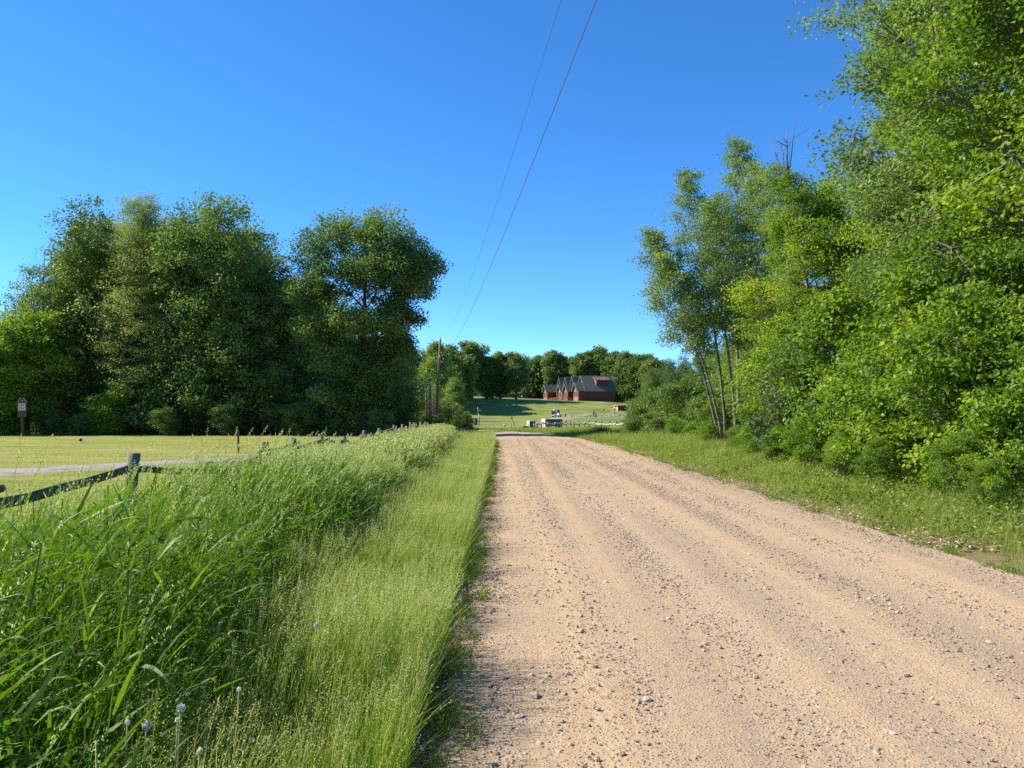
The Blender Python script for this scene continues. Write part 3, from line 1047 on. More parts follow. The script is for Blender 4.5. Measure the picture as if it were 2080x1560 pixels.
px_ = -7.05
pole = empty('utility_pole', (px_, 83, float(ground(px_, 83))), 0, 'tall wooden utility pole carrying the overhead wires beside the road bend', 'pole')
b = MB(True)
tube(b, [(-.05, 0, -.3), (.05, 0, 4), (.17, 0, 7), (.32, 0, 9.75)], [.17, .15, .135, .12], 12, rough=.01, rg=rg)
b.build('shaft', M['pole_wood'], pole)
b = MB(True)
tube(b, [(.32, 0, 9.72), (.32, 0, 9.86), (.32, 0, 9.95), (.32, 0, 10.05)], [.05, .09, .06, .08], 10)
b.build('insulator', M['metal_grey'], pole)
b = MB(True)
tube(b, [(-.2, -.17, -.2), (-.18, -.17, 2.9)], [.05, .05], 8)
b.build('conduit', M['metal_grey'], pole)
b = MB(True)
tube(b, [(.10, -.1, 7.9), (.34, -.22, 7.9)], [.04, .04], 8)
tube(b, [(.26, -.14, 8.15), (.26, -.14, 7.8)], [.04, .05], 8)
b.build('bracket', M['metal_grey'], pole)
for j, (px, pyt, Y, lab) in enumerate(((866, 782, 80, 'shorter grey wooden pole with small brackets at its top, left of the tall utility pole'),
                                       (873.5, 768, 84, 'slim mid height wooden pole standing between the tall pole and the short bracketed one'))):
    x = (px - VX) / F * Y
    g = float(ground(x, Y))
    h = EYE + (835 - pyt) * Y / F - g
    po2 = empty('service_pole', (x, Y, g), 0, lab, 'pole')
    b = MB(True)
    tube(b, [(0, 0, -.3), (.02, 0, h * .5), (-.02 + .05 * j, 0, h)], [.13, .12, .105], 10, rough=.01, rg=rg)
    b.build('shaft', M['pole_wood' if j else 'wood_weathered'], po2)
    if j == 0:
        b = MB()
        box(b, (0, -.06, h + .06), (1.0, .12, .10))
        for q_ in (-.45, -.15, .2, .45):
            tube(b, [(q_, -.06, h + .08), (q_, -.06, h + .32)], [.04, .05], 6)
        b.build('crossarm', M['metal_grey'], po2)
    else:
        b = MB()
        box(b, (.0, -.17, h * .55), (.18, .16, .5))
        b.build('meter_box', M['metal_grey'], po2)
for zc, ks, lab in ((8.15, .00086, 'upper overhead wire running from the pole top over the road'),
                    (6.58, .00086, 'lower overhead wire slung below the other along the road')):
    y = np.concatenate([np.linspace(-25, 83, 110)])
    x = 2.4 - .1045 * y + np.interp(y, [60, 83], [0, -.04])
    z = zc + ks * (y - 40) ** 2
    b = MB(True)
    y = y - 83
    tube(b, np.stack([x, y, z], 1), .0055 if zc > 8 else .0085, 6)
    o = tag(b.build('overhead_wire', M['wire'], None, (0, 83, 0)), lab, 'wire')

# hole sign in front of the wood
sx_, sy_ = (45 - VX) / F * 48.6, 48.6
sign = empty('hole_sign', (sx_, sy_, float(ground(sx_, sy_))), radians(8), 'brown wooden course sign with pointed top and two pale panels at the lawn edge', 'sign')
b = MB()
box(b, (0, .05, .55), (.14, .12, 1.5), ry=-.02)
b.build('post', M['sign_brown'], sign)
b = MB()
w2, z0, z1, z2 = .27, 1.22, 2.12, 2.42
f = [(-w2, -.03, z0 + .06), (-w2 + .07, -.03, z0), (w2 - .07, -.03, z0), (w2, -.03, z0 + .06), (w2, -.03, z1), (.10, -.03, z2), (-.10, -.03, z2), (-w2, -.03, z1)]
v = np.array(f + [(a, .03, c) for a, _, c in f])
b.add(v, [(0, 1, 2, 3), (0, 3, 4, 7), (7, 4, 5, 6), (11, 10, 9, 8), (15, 12, 11, 8), (14, 13, 12, 15)] + [(i, 8 + i, 8 + (i + 1) % 8, (i + 1) % 8) for i in range(8)])
board = b.build('board', M['sign_brown'], sign)
b = MB()
for s_ in (-1, 1):
    slab(b, [(s_ * .09, -.05, z2 + .03), (s_ * .29, -.05, z1 + .02), (s_ * .29, .05, z1 + .02), (s_ * .09, .05, z2 + .03)][::s_], .02)
b.build('roof_board', M['skirting'], board)
for s_ in (-1, 1):
    b = MB()
    box(b, (s_ * .115, -.045, 1.86), (.185, .02, .46))
    pn = b.build('panel', M['panel_white'], sign)
    b = MB()
    if s_ < 0:
        box(b, (s_ * .115 + .005, -.058, 1.85), (.035, .008, .34), ry=.06)
        box(b, (s_ * .115 + .035, -.058, 1.99), (.05, .007, .03))
    else:
        box(b, (s_ * .115, -.058, 1.87), (.012, .0075, .36))
        for k in range(6):
            box(b, (s_ * .115 - .01 * (k % 3), -.058, 2.03 - k * .065), (.10 - .018 * (k % 3), .008, .014))
    b.build('print', M['ink'], pn)
b = MB()
box(b, (.02, -.035, 2.26), (.05, .012, .075))
b.build('number_plate', M['panel_white'], sign)

# tee marker and stake on the lawn
p = P(163.5, 899, 41)
tm = empty('tee_marker', (p[0], 41, float(ground(p[0], 41))), 0, 'round black and white tee marker sitting on the mown tee', 'tee marker')
b = MB(True)
th = np.linspace(0, pi, 9)
tube(b, [(0, 0, .10 - .085 * cos(a) + .02) for a in th], np.maximum(.005, .085 * np.sin(th)), 12)
b.build('ball', M['black'], tm)
b = MB(True)
tube(b, [(0.02, -.02, -.02), (0.02, -.02, .05)], [.04, .05], 8)
b.build('base', M['white_paint'], tm)
p = P(484, 900, 30)
b = MB()
box(b, (0, 0, .45), (.07, .05, .95), rz=.2)
tag(b.build('lawn_stake', M['sign_brown'], None, (p[0], 30, float(ground(p[0], 30)))), 'thin dark brown wooden stake standing upright beyond the fence rails', 'stake')


# green utility cabinets by the far fence
def cabinet(px0, px1, pyt, Y, depth, lab, split, rz):
    x0, x1 = (px0 - VX) / F * Y, (px1 - VX) / F * Y
    g = float(ground((x0 + x1) / 2, Y))
    h = EYE + (835 - pyt) * Y / F - g
    wv = x1 - x0
    o = empty('utility_cabinet', (x0, Y, g), rz, lab, 'cabinet')
    b = MB()
    box(b, (wv / 2, depth / 2, h / 2 - .05), (wv, depth, h))
    b.build('body', M['cab_green'], o)
    b = MB()
    box(b, (-.02, depth / 2, h / 2 - .04), (.05, depth + .06, h - .02))
    b.build('side_panel', M['cab_cream'], o)
    for (a, c) in split:
        b = MB()
        box(b, ((a + c) / 2 * wv, -.03, h * .47), ((c - a) * wv - .03, .05, h * .86))
        d = b.build('door', M['cab_green'], o)
        b2 = MB()
        box(b2, (c * wv - .12, -.075, h * .5), (.04, .04, .2))
        b2.build('handle', M['black'], d)
    b = MB()
    box(b, (wv / 2, depth / 2, h - .02), (wv + .10, depth + .10, .045))
    b.build('lid', M['cab_cream'], o)
    b = MB()
    box(b, (-.05, depth * .45, h * .45), (.04, .32, .6))
    b.build('hatch', M['cab_green'], o)
    return o


cabinet(1108, 1143, 851, 103, 2.6, 'long green utility cabinet with cream sides behind the far fence', [(0.0, .36), (.38, .58), (.60, 1.0)], radians(8))
cabinet(1076, 1088, 855, 98, 1.4, 'small grey green utility cabinet just left of the long one', [(0.1, .95)], radians(12))
p = P(1068, 866, 97)
o = empty('valve_box', (p[0], 97, float(ground(p[0], 97))), radians(8), 'low dark irrigation box beside the small utility cabinet', 'box')
b = MB()
box(b, (0, 0, .2), (.75, .5, .55))
b.build('body', M['cab_green'], o)
b = MB()
box(b, (0, 0, .5), (.82, .56, .06))
b.build('lid', M['cab_cream'], o)

# yellow marker post with a leaning prop
Y = 84
x = (1039 - VX) / F * Y
g = float(ground(x, Y))
o = empty('marker_post', (x, Y, g), 0, 'yellow topped marker post with a dark leaning prop beside the road bend', 'marker')
hm = EYE - 13 * Y / F - g
b = MB(True)
tube(b, [(0, 0, -.2), (.01, 0, hm)], .03, 8)
b.build('post', M['metal_grey'], o)
b = MB()
box(b, (.0, -.03, hm - .05), (.22, .06, .32), rz=.1)
b.build('yellow_plate', M['yellow'], o)
b = MB(True)
tube(b, [(.08, -.02, hm - .12), (.60, .0, -.1)], .026, 8)
b.build('prop', M['black'], o)
p = P(1024.5, 866, 88)
o = empty('cable_pedestal', (p[0], 88, float(ground(p[0], 88))), 0, 'short white topped pedestal left of the yellow marker post', 'pedestal')
b = MB(True)
tube(b, [(0, 0, -.1), (0, 0, .55)], [.09, .08], 8)
b.build('stem', M['metal_grey'], o)
b = MB(True)
tube(b, [(0, 0, .5), (0, 0, .62), (.02, 0, .74)], [.13, .14, .05], 8)
b.build('cap', M['white_paint'], o)
# distant post with a hanging plate on the fairway, and two bins
p = P(971, 829, 190)
o = empty('plate_post', (p[0], 190, float(ground(p[0], 190))), 0, 'slim post with a small hanging plate on the far fairway below the trees', 'post')
b = MB(True)
tube(b, [(0, 0, -.2), (0, 0, 2.6)], .07, 8)
b.build('post', M['metal_grey'], o)
b = MB()
box(b, (.5, 0, 1.75), (.75, .06, .12))
b.build('plate', M['panel_white'], o)
b = MB()
box(b, (.5, 0, 1.4), (.6, .05, .5))
b.build('sign_board', M['sign_brown'], o)
for px, pyb, Y, h, r, mt, lab in ((966, 857, 120, .95, .3, 'cab_green', 'dark barrel shaped bin at the edge of the far fairway'),
                                  (973, 858, 121, 1.75, .09, 'metal_grey', 'grey upright post right beside the dark bin on the fairway')):
    x = (px - VX) / F * Y
    o = empty('bin' if r > .2 else 'upright_post', (x, Y, float(ground(x, Y))), 0, lab, 'bin' if r > .2 else 'post')
    b = MB(True)
    tube(b, [(0, 0, -.1), (0, 0, h * .5), (0, 0, h)], [r, r * 1.08, r * .95], 12)
    b.build('body', M[mt], o)
    b = MB(True)
    tube(b, [(0, 0, h), (0, 0, h + .08), (0, 0, h + .14)], [r * 1.1, r * 1.05, r * .4], 12)
    b.build('lid', M['black'], o)
p = P(1241, 828, 212)
o = empty('ball_washer', (p[0], 205, float(ground(p[0], 205))), 0, 'dark slender post with a bulky head standing on the slope before the shed', 'post')
b = MB(True)
tube(b, [(0, 0, -.1), (0, 0, 1.6)], .06, 8)
b.build('post', M['black'], o)
b = MB()
box(b, (0, 0, 1.75), (.22, .2, .45))
b.build('head', M['cab_green'], o)

# ------------------------------------------------------------------ golf cart with its driver, two golfers
cxp, cyp = (1131 - VX) / F * 196, 196.0
cart = empty('golf_cart', (cxp, cyp, float(ground(cxp, cyp)) + .05), radians(-62), 'white golf cart parked on the path above the putting green', 'golf cart')
# local: +y forward
b = MB()
prof = [(-1.15, .38), (-1.15, .85), (-.55, .88), (-.45, .55), (.35, .5), (.55, .95), (.95, .80), (1.18, .55), (1.18, .34)]
for s_ in (-1, 1):
    pass
n = len(prof)
v = np.array([(-.56, y, z) for y, z in prof] + [(.56, y, z) for y, z in prof])
qs = [(i, (i + 1) % n, n + (i + 1) % n, n + i) for i in range(n)]
side = [(0, 1, 2, 3), (0, 3, 4, 8), (4, 5, 6, 8)]
b.add(v, qs + side + [tuple(n + k for k in s[::-1]) for s in side], [(6, 7, 8), (n + 8, n + 7, n + 6)])
b.build('body', M['white_paint'], cart)
b = MB()
box(b, (0, -.72, .96), (1.05, .5, .14))
box(b, (0, -1.0, 1.22), (1.05, .1, .45), ry=0)
b.build('seat', M['black'], cart)
b = MB()
box(b, (0, -.18, 1.86), (1.2, 1.7, .06))
box(b, (0, -.18, 1.90), (1.06, 1.5, .05))
b.build('canopy', M['white_paint'], cart)
for sx in (-.52, .52):
    for (ya, yb) in ((.55, .45), (-1.05, -.92)):
        b = MB(True)
        tube(b, [(sx, ya, .9), (sx, yb, 1.85)], .025, 6)
        b.build('canopy_post', M['black'], cart)
    for yy in (-.82, .82):
        b = MB(True)
        tube(b, [(sx - .09, yy, .23), (sx + .09, yy, .23)], .23, 14)
        wh = b.build('wheel', M['tyre'], cart)
        b = MB(True)
        tube(b, [(sx - .10, yy, .23), (sx + .10, yy, .23)], .11, 10)
        b.build('hub', M['metal_grey'], wh)
b = MB()
slab(b, [(-.5, .56, .95), (.5, .56, .95), (.5, .47, 1.8), (-.5, .47, 1.8)], .015)
b.build('windscreen', M['glass'], cart)
b = MB(True)
for sx in (-.25, .2):
    tube(b, [(sx, -1.2, .6), (sx, -1.32, 1.45)], [.13, .15], 10)
b.build('golf_bag', M['cloth_dark'], cart)
b = MB(True)
th = np.linspace(0, 2 * pi, 13)
tube(b, [(-.25 + .17 * cos(a), .32 + .04 * sin(a), 1.12 + .16 * sin(a)) for a in th], .018, 6, cap=False)
b.build('steering_wheel', M['black'], cart)


def skin_figure(name, joints, edges, rad, mat, parent, root=0, sub=1):
    me = bpy.data.meshes.new(name)
    me.from_pydata([tuple(j) for j in joints], edges, [])
    me.materials.append(mat)
    o = bpy.data.objects.new(name, me)
    C.objects.link(o)
    o.parent = parent
    sk_ = o.modifiers.new('skin', 'SKIN')
    sk_.use_smooth_shade = True
    if not me.skin_vertices:
        bpy.context.view_layer.objects.active = o
    for i, sv in enumerate(me.skin_vertices[0].data):
        r = rad[i]
        sv.radius = (r, r) if np.isscalar(r) else r
        sv.use_root = (i == root)
    sb = o.modifiers.new('sub', 'SUBSURF')
    sb.levels = sub
    sb.render_levels = sub
    return o


def person(loc, rz, label, lean, armf, top, bottom, seated=False):
    o = empty('person', loc, rz, label, 'person')
    J, E, Rd = [], [], []

    def add(p, r, par=None):
        J.append(np.array(p, float))
        Rd.append(r)
        if par is not None:
            E.append((par, len(J) - 1))
        return len(J) - 1

    def tilt(p):           # lean the trunk forward (towards +y) about the hips at z=.92
        y, z = p[1], p[2] - .92
        return (p[0], y * cos(lean) + z * sin(lean), .92 + z * cos(lean) - y * sin(lean))
    pel = add((0, 0, .95), (.15, .11))
    wa = add(tilt((0, 0, 1.08)), (.13, .10), pel)
    ch = add(tilt((0, 0, 1.30)), (.155, .115), wa)
    nk = add(tilt((0, 0, 1.47)), (.058, .06), ch)
    hb = add(tilt((0, .02, 1.56)), (.075, .09), nk)
    hm_ = add(tilt((0, .025, 1.65)), (.082, .10), hb)
    add(tilt((0, .01, 1.73)), (.06, .075), hm_)
    add(tilt((0, .125, 1.615)), (.014, .014), hm_)
    for s in (-1, 1):
        e_ = add(tilt((s * .095, .0, 1.62)), (.014, .02), hm_)
    arms = []
    for s in (-1, 1):
        sh = add(tilt((s * .19, 0, 1.41)), .058, ch)
        el = add(tilt((s * .24, .05 + .10 * armf, 1.14)), .042, sh)
        wr = add(tilt((s * (.22 - .14 * armf), .12 + .28 * armf, .93 + .05 * armf)), .028, el)
        pm = add(tilt((s * (.215 - .15 * armf), .14 + .31 * armf, .865 + .04 * armf)), (.038, .018), wr)
        for k, ln_ in enumerate((.062, .072, .068, .055)):
            off = (k - 1.5) * .019
            a1 = add(tilt((s * (.215 - .15 * armf) + off * .3, .15 + .31 * armf + off, .83 + .04 * armf)), .009, pm)
            add(tilt((s * (.205 - .15 * armf) + off * .3, .16 + .31 * armf + off, .83 + .04 * armf - ln_)), .007, a1)
        a1 = add(tilt((s * (.215 - .15 * armf), .185 + .31 * armf, .855 + .04 * armf)), .010, pm)
        add(tilt((s * (.20 - .15 * armf), .205 + .31 * armf, .82 + .04 * armf)), .008, a1)
        arms.append((sh, el))
    legs = []
    for s in (-1, 1):
        if seated:
            hp = add((s * .10, .02, .90), .085, pel)
            kn = add((s * .12, .46, .92), .06, hp)
            an = add((s * .12, .52, .48), .04, kn)
            ft = add((s * .13, .68, .42), (.045, .03), an)
        else:
            hp = add((s * .10, 0, .86), .085, pel)
            kn = add((s * .13, .05, .48), .058, hp)
            an = add((s * .15, -.02, .09), .040, kn)
            ft = add((s * .17, .15, .035), (.045, .03), an)
        legs.append((hp, kn, an))
    skin_figure('body', J, E, Rd, M['skin'], o)
    sj = [J[pel] + [0, 0, .02], J[wa], J[ch]]
    se = [(0, 1), (1, 2)]
    sr = [(.165, .125), (.15, .12), (.175, .135)]
    for sh, el in arms:
        sj += [J[sh], (J[sh] * .35 + J[el] * .65)]
        sr += [.075, .066]
        k = len(sj)
        se += [(2, k - 2), (k - 2, k - 1)]
    skin_figure('shirt', sj, se, sr, M[top], o)
    tj = [J[pel]]
    te, tr_ = [], [(.16, .125)]
    for hp, kn, an in legs:
        tj += [J[hp], J[kn], J[an] + [0, 0, .05]]
        tr_ += [.10, .075, .062]
        k = len(tj)
        te += [(0, k - 3), (k - 3, k - 2), (k - 2, k - 1)]
    skin_figure('trousers', tj, te, tr_, M[bottom], o)
    b = MB(True)
    hc = np.array(tilt((0, .015, 1.69)))
    th = np.linspace(0, pi / 2, 6)
    ax = np.array(tilt((0, .015, 1.79))) - hc
    ax /= np.linalg.norm(ax)
    tube(b, [hc + ax * .11 * sin(a) for a in th], np.maximum(.005, .108 * np.cos(th)), 12)
    b.build('hair', M['hair'], o)
    return o


drv = person((cxp - .42, cyp - .20, float(ground(cxp, cyp)) + .10), radians(-62), 'seated person in dark clothes riding in the white golf cart', .05, .9, 'cloth_dark', 'cloth_dark', True)
for px, Y, lab, le, top in ((1205.5, 190, 'standing person in dark clothing bending over a putt, left of the pair on the green', .35, 'cloth_dark'),
                            (1210.5, 186, 'bending person in a pale top and dark trousers, right of the pair on the green', .85, 'cloth_pale')):
    x = (px - VX) / F * Y
    person((x, Y, float(ground(x, Y)) + .05), radians(200 if le < .5 else 120), lab, le, .6, top, 'cloth_dark')

# bag stand beside the cart
p = P(1148, 847, 194)
o = empty('golf_bag_stand', (p[0], 194, float(ground(p[0], 194))), 0, 'dark upright golf bag standing on the path right of the cart', 'golf bag')
b = MB(True)
tube(b, [(0, 0, 0), (.05, 0, .5), (.1, 0, .95)], [.12, .14, .13], 10)
b.build('bag', M['cloth_dark'], o)
b = MB(True)
for k in range(5):
    tube(b, [(.08 + .02 * k, .02 * k - .04, .9), (.12 + .03 * k, .03 * k - .06, 1.2 + .03 * k)], [.008, .02], 5)
b.build('club', M['metal_grey'], o)

# rocks edging the green
rg = np.random.default_rng(21)
ico_v, ico_f = None, None


def icosphere():
    t = (1 + 5 ** .5) / 2
    v = np.array([(-1, t, 0), (1, t, 0), (-1, -t, 0), (1, -t, 0), (0, -1, t), (0, 1, t), (0, -1, -t), (0, 1, -t), (t, 0, -1), (t, 0, 1), (-t, 0, -1), (-t, 0, 1)], float)
    f = np.array([(0, 11, 5), (0, 5, 1), (0, 1, 7), (0, 7, 10), (0, 10, 11), (1, 5, 9), (5, 11, 4), (11, 10, 2), (10, 7, 6), (7, 1, 8),
                  (3, 9, 4), (3, 4, 2), (3, 2, 6), (3, 6, 8), (3, 8, 9), (4, 9, 5), (2, 4, 11), (6, 2, 10), (8, 6, 7), (9, 8, 1)])
    return norm(v), f


ico_v, ico_f = icosphere()
rock_me = []
for k in range(5):
    b = MB(False)
    v = ico_v * (1 + .22 * rg.normal(size=(12, 1)))
    b.add(v * np.array([1, .8, .62]), None, ico_f, tint=rg.uniform(.2, .9))
    rock_me.append(b.mesh('rock', M['rock']))
nr = 0
for (pa, pb, ya, yb, n, s0, lab) in ((1156, 1224, 199, 207, 46, .42, 'grey boulder in the line of rocks between the cart and the golfers'),
                                     (1236, 1275, 202, 206, 44, .50, 'pale boulder in the rock pile right of the golfers'),
                                     (1222, 1238, 213, 216, 7, .45, 'whitish boulder on the slope above the rock lines')):
    for i in range(n):
        t = (i + rg.uniform(-.4, .4)) / n
        Y = ya + (yb - ya) * rg.uniform()
        x = (pa + (pb - pa) * t - VX) / F * Y
        o = bpy.data.objects.new('boulder', rock_me[int(rg.integers(5))])
        C.objects.link(o)
        s = s0 * rg.uniform(.4, .95)
        o.location = (x, Y, float(ground(x, Y)) + s * .25)
        o.scale = (s * rg.uniform(.8, 1.4), s, s)
        o.rotation_euler = (rg.uniform(-.3, .3), rg.uniform(-.3, .3), rg.uniform(0, 6))
        tag(o, lab, 'rock', lab.replace('boulder in', 'boulders in').replace('boulder on', 'boulders on'))
# ------------------------------------------------------------------ trees: left wood
def left(px, Y):
    return (px - VX) / F * Y


def top_h(py, Y, x):
    return EYE + (835 - py) * Y / F - float(ground(x, Y))


BL = []
for k, (fat, n) in enumerate(((.46, 22), (.42, 26), (.5, 20), (.44, 24))):
    rgk = np.random.default_rng(100 + k)
    BL.append(tree_meshes(100 + k, 15, .24, ovoid(rgk, 15, .9, 4.6, n, fat * 1.06, .68, .95), 52, 50, .30, .168, M['leaf_oak' if k % 2 == 0 else 'leaf_far'], M['bark_dark'], six=False, twig=.35, surf=2.6, zf=.75))
# the big spreading oak at the right end of the wood
rgk = np.random.default_rng(42)
oak_l = [((-3.2, 0, 12.7), (1.7, 1.7, 1.35)), ((-1.9, .5, 14.2), (1.5, 1.5, 1.1)), ((.2, 0, 13.2), (1.5, 1.5, 1.2)), ((1.6, -.3, 14.1), (1.7, 1.6, 1.2)), ((3.2, .3, 12.6), (1.4, 1.5, 1.2)),
         ((4.2, 0, 11.7), (1.2, 1.2, .9)), ((3.5, .2, 10.2), (1.2, 1.3, .8)), ((2.2, -.8, 11.4), (1.5, 1.5, 1.1)), ((.3, -1.2, 11.2), (1.6, 1.4, 1.1)), ((-1.8, -1.0, 10.6), (1.8, 1.5, 1.2)),
         ((-3.6, -.5, 9.6), (1.6, 1.6, 1.1)), ((1.0, 1.2, 10.2), (1.8, 1.6, 1.2)), ((2.6, 0, 8.3), (1.4, 1.4, 1.0)), ((1.3, -1.1, 7.6), (1.5, 1.3, 1.0)), ((-.9, -1.3, 7.8), (1.7, 1.4, 1.0)),
         ((-2.9, -1, 7.2), (1.7, 1.5, 1.1)), ((2.1, .2, 6.2), (1.3, 1.3, .9)), ((.2, .6, 5.7), (1.8, 1.6, 1.0)), ((-1.6, -.9, 5.2), (1.7, 1.4, 1.0)), ((1.8, -.2, 4.4), (1.3, 1.3, .9)),
         ((.5, -.8, 3.3), (1.6, 1.3, 1.0)), ((-1.4, -.4, 2.6), (1.6, 1.3, 1.0)), ((1.7, .2, 2.5), (1.2, 1.2, .9))]
oak = tree_meshes(42, 15, .36, [(c_, tuple(q_ * 1.16 for q_ in r__)) for c_, r__ in oak_l], 80, 50, .27, .16, M['leaf_oak'], M['bark_dark'], six=False, twig=.45, ttop=.8, surf=2.6, lw=.45, zf=.8)
x = left(738, 53)
put_tree(oak, x, 53, 0, 1, 'tall spreading oak with a broad knobbly crown at the right end of the left wood', 'oak tree', 'oak_tree')
larch_rg = np.random.default_rng(55)
larch_l = [((2.2 * cos(i * 2.4) * (1.05 - i / 46), 2.2 * sin(i * 2.4) * (1.05 - i / 46), 3.5 + i * .37), (1.9 * (1.1 - i / 62), 1.9 * (1.1 - i / 62), 1.0)) for i in range(36)]
larch = tree_meshes(55, 17.0, .2, larch_l, 44, 32, .26, .15, M['leaf_larch'], M['bark_dark'], six=False, twig=.9, aspect=.35, surf=1.8, ttop=.97)
x = left(288, 56)
put_tree(larch, x, 56, 0, top_h(392, 56, x) / 17.0, 'tall brownish feathery tree rising above the leafy crowns of the left wood', 'tree', 'feathery_tree')
for px, Y, pt, k, rz, rs, lab in (
        (430, 56, 402, 0, .5, .95, 'tall dark green tree with a rounded top right of the feathery brownish one'),
        (232, 60, 428, 1, 1.9, .95, 'tall leafy tree with tufted top left of the feathery brownish one'),
        (128, 58, 525, 2, 3.0, .9, 'mid height leafy tree below bare twigs near the left end of the wood'),
        (500, 61, 485, 3, 4.4, .85, 'dark tree stepping down from the tallest crowns towards the oak'),
        (570, 59, 545, 1, 5.3, .9, 'dark dense tree filling the notch just left of the spreading oak'),
        (650, 63, 560, 2, .9, .9, 'shadowed tree standing behind the left half of the spreading oak'),
        (345, 64, 470, 3, 2.2, 1.0, 'dark tree standing deep behind the feathery brownish one'),
        (-20, 62, 640, 1, 3.3, .9, 'low leafy tree at the very left edge of the photo'),
        (250, 66, 440, 0, 5.1, .95, 'leafy tree close behind the left flank of the feathery one'),
        (170, 67, 515, 3, .3, .95, 'dark tree deep in the wood left of the feathery one'),
        (390, 60, 440, 1, 2.7, .95, 'lighter green tree between the feathery one and the tall round topped one'),
        (462, 66, 445, 2, 3.6, .95, 'dark tree just right behind the tall round topped one'),
        (60, 66, 640, 0, 1.2, .95, 'dark tree behind the sunlit maple at the left end'),
        (800, 68, 640, 0, 4.0, .6, 'narrow dark tree tucked behind the right flank of the oak'),
        (818, 84, 690, 3, 4.0, .6, 'small thin topped tree right of the oak, left of the utility poles')):
    x = left(px, Y)
    h = top_h(pt, Y, x)
    s = h / 14.9
    put_tree(BL[k], x, Y, rz, s * rs if rs < .7 else s, lab, sz=s)
rgk = np.random.default_rng(77)
brt = tree_meshes(77, 9.5, .17, ovoid(rgk, 9.5, .5, 3.9, 20, .46, .75), 34, 40, .32, .2, M['leaf_bright'], M['bark_dark'], six=False, twig=.4)
x = left(55, 54)
put_tree(brt, x, 54, 0, top_h(625, 54, x) / 9.4, 'bright green sunlit maple at the left end of the wood behind the course sign', 'tree')
x = left(8, 51.5)
put_tree(brt, x - 1.2, 51.5, 2.0, .72, 'low bright leafed tree with a leaning dark trunk left of the course sign', 'tree')
# bare branched top beside the left tree
rgk = np.random.default_rng(8)
snag = tree_meshes(8, 14.5, .15, [((1.2 * cos(i * 1.9), .8 * sin(i * 1.9), 9 + i * .42), (.9, .9, .7)) for i in range(12)], 12, 1, .1, .12, M['leaf_larch'], M['bark_grey'], six=False, twig=1.0, bare=.93)
x = left(88, 57)
put_tree(snag, x, 57, 0, top_h(488, 57, x) / 14.2, 'half dead tree with bare grey twigs above the left end of the wood', 'dead tree', 'bare_tree')
SH = []
for k in range(4):
    rgk = np.random.default_rng(200 + k)
    SH.append(tree_meshes(200 + k, 3.2, .05, ovoid(rgk, 3.2, .3, 1.7, 11, .5, .8), 22, 34, .22, .13, M[('leaf_oak', 'leaf_bright', 'leaf_far', 'leaf_oak')[k]], M['bark_dark'], six=False, twig=.4))
for px, Y, h, k, lab in ((98, 52.2, 1.9, 3, 'small bush right of the course sign along the lawn edge'),
                         (158, 51.4, 1.5, 3, 'greyish low bush below the dead twigs at the lawn edge'),
                         (222, 52.6, 3.3, 1, 'leafy bush with sunlit sprays beneath the feathery tree'),
                         (292, 54.0, 4.6, 2, 'tall shaded bush below the middle of the left wood'),
                         (338, 51.8, 2.0, 0, 'low dark bush at the lawn edge, right of the tall shaded one'),
                         (405, 54.5, 5.4, 3, 'tall deep shaded bush below the round crowned tree of the left wood'),
                         (462, 52, 2.2, 0, 'low dark bush between the round crowned tree and the oak notch'),
                         (535, 54.5, 5.2, 0, 'tall dark bush left of the oak trunk, second from it'),
                         (605, 52, 2.4, 3, 'low dark bush next to the oak trunk on its left'),
                         (680, 53.5, 4.6, 0, 'tall dark bush just left behind the oak trunk'),
                         (772, 52, 2.2, 2, 'low dark bush at the right foot of the oak'),
                         (805, 56, 4.2, 3, 'last dark bush at the right end of the left wood'),
                         (20, 52.4, 2.8, 3, 'low bush left of the course sign post')):
    x = left(px, Y)
    put_tree(SH[k], x, Y, px * .1, h / 3.2, lab, 'bush', 'leafy_bush', part='stem', sz=h / 3.2)
leafcloud('woods', 44000, (-60, 64, 0), (-10, 80, 1), .34, M['leaf_oak'], 31, 'deep shaded mass of foliage behind the front trees of the left wood',
          lambda x, y: np.interp(x, [-60, -36, -28, -16, -10], [5, 7, 10.5, 10, 6]))

# ------------------------------------------------------------------ around the pole
rgk = np.random.default_rng(61)
t1 = tree_meshes(61, 11, .16, ovoid(rgk, 11, 1.5, 3.0, 18, .42), 26, 34, .3, .22, M['leaf_pale'], M['bark_dark'], six=False, twig=.4, zf=.7)
x = left(886, 96)
put_tree(t1, x, 96, 0, top_h(690, 96, x) / 10.9, 'mid green tree whose crown stands right behind the utility pole top')
x = left(848, 92)
put_tree(t1, x, 92, 2.2, top_h(758, 92, x) / 10.9 * 1.0, 'pale green tree left of the two shorter poles')
x = left(922, 88)
put_tree(t1, x, 88, 4.0, top_h(764, 88, x) / 10.9, 'rounded light green tree just right of the utility pole', sz=top_h(764, 88, x) / 10.9)
x = left(905, 86)
put_tree(SH[2], x, 86, 1, 1.1, 'light green bush at the foot of the utility pole', 'bush', 'leafy_bush', part='stem')
rgk = np.random.default_rng(62)
dark = tree_meshes(62, 2.2, .05, ovoid(rgk, 2.2, .1, 1.3, 9, .5, .8), 22, 30, .16, .12, M['dark_leaf'] if 'dark_leaf' in M else M['leaf_oak'], M['bark_dark'], six=False)
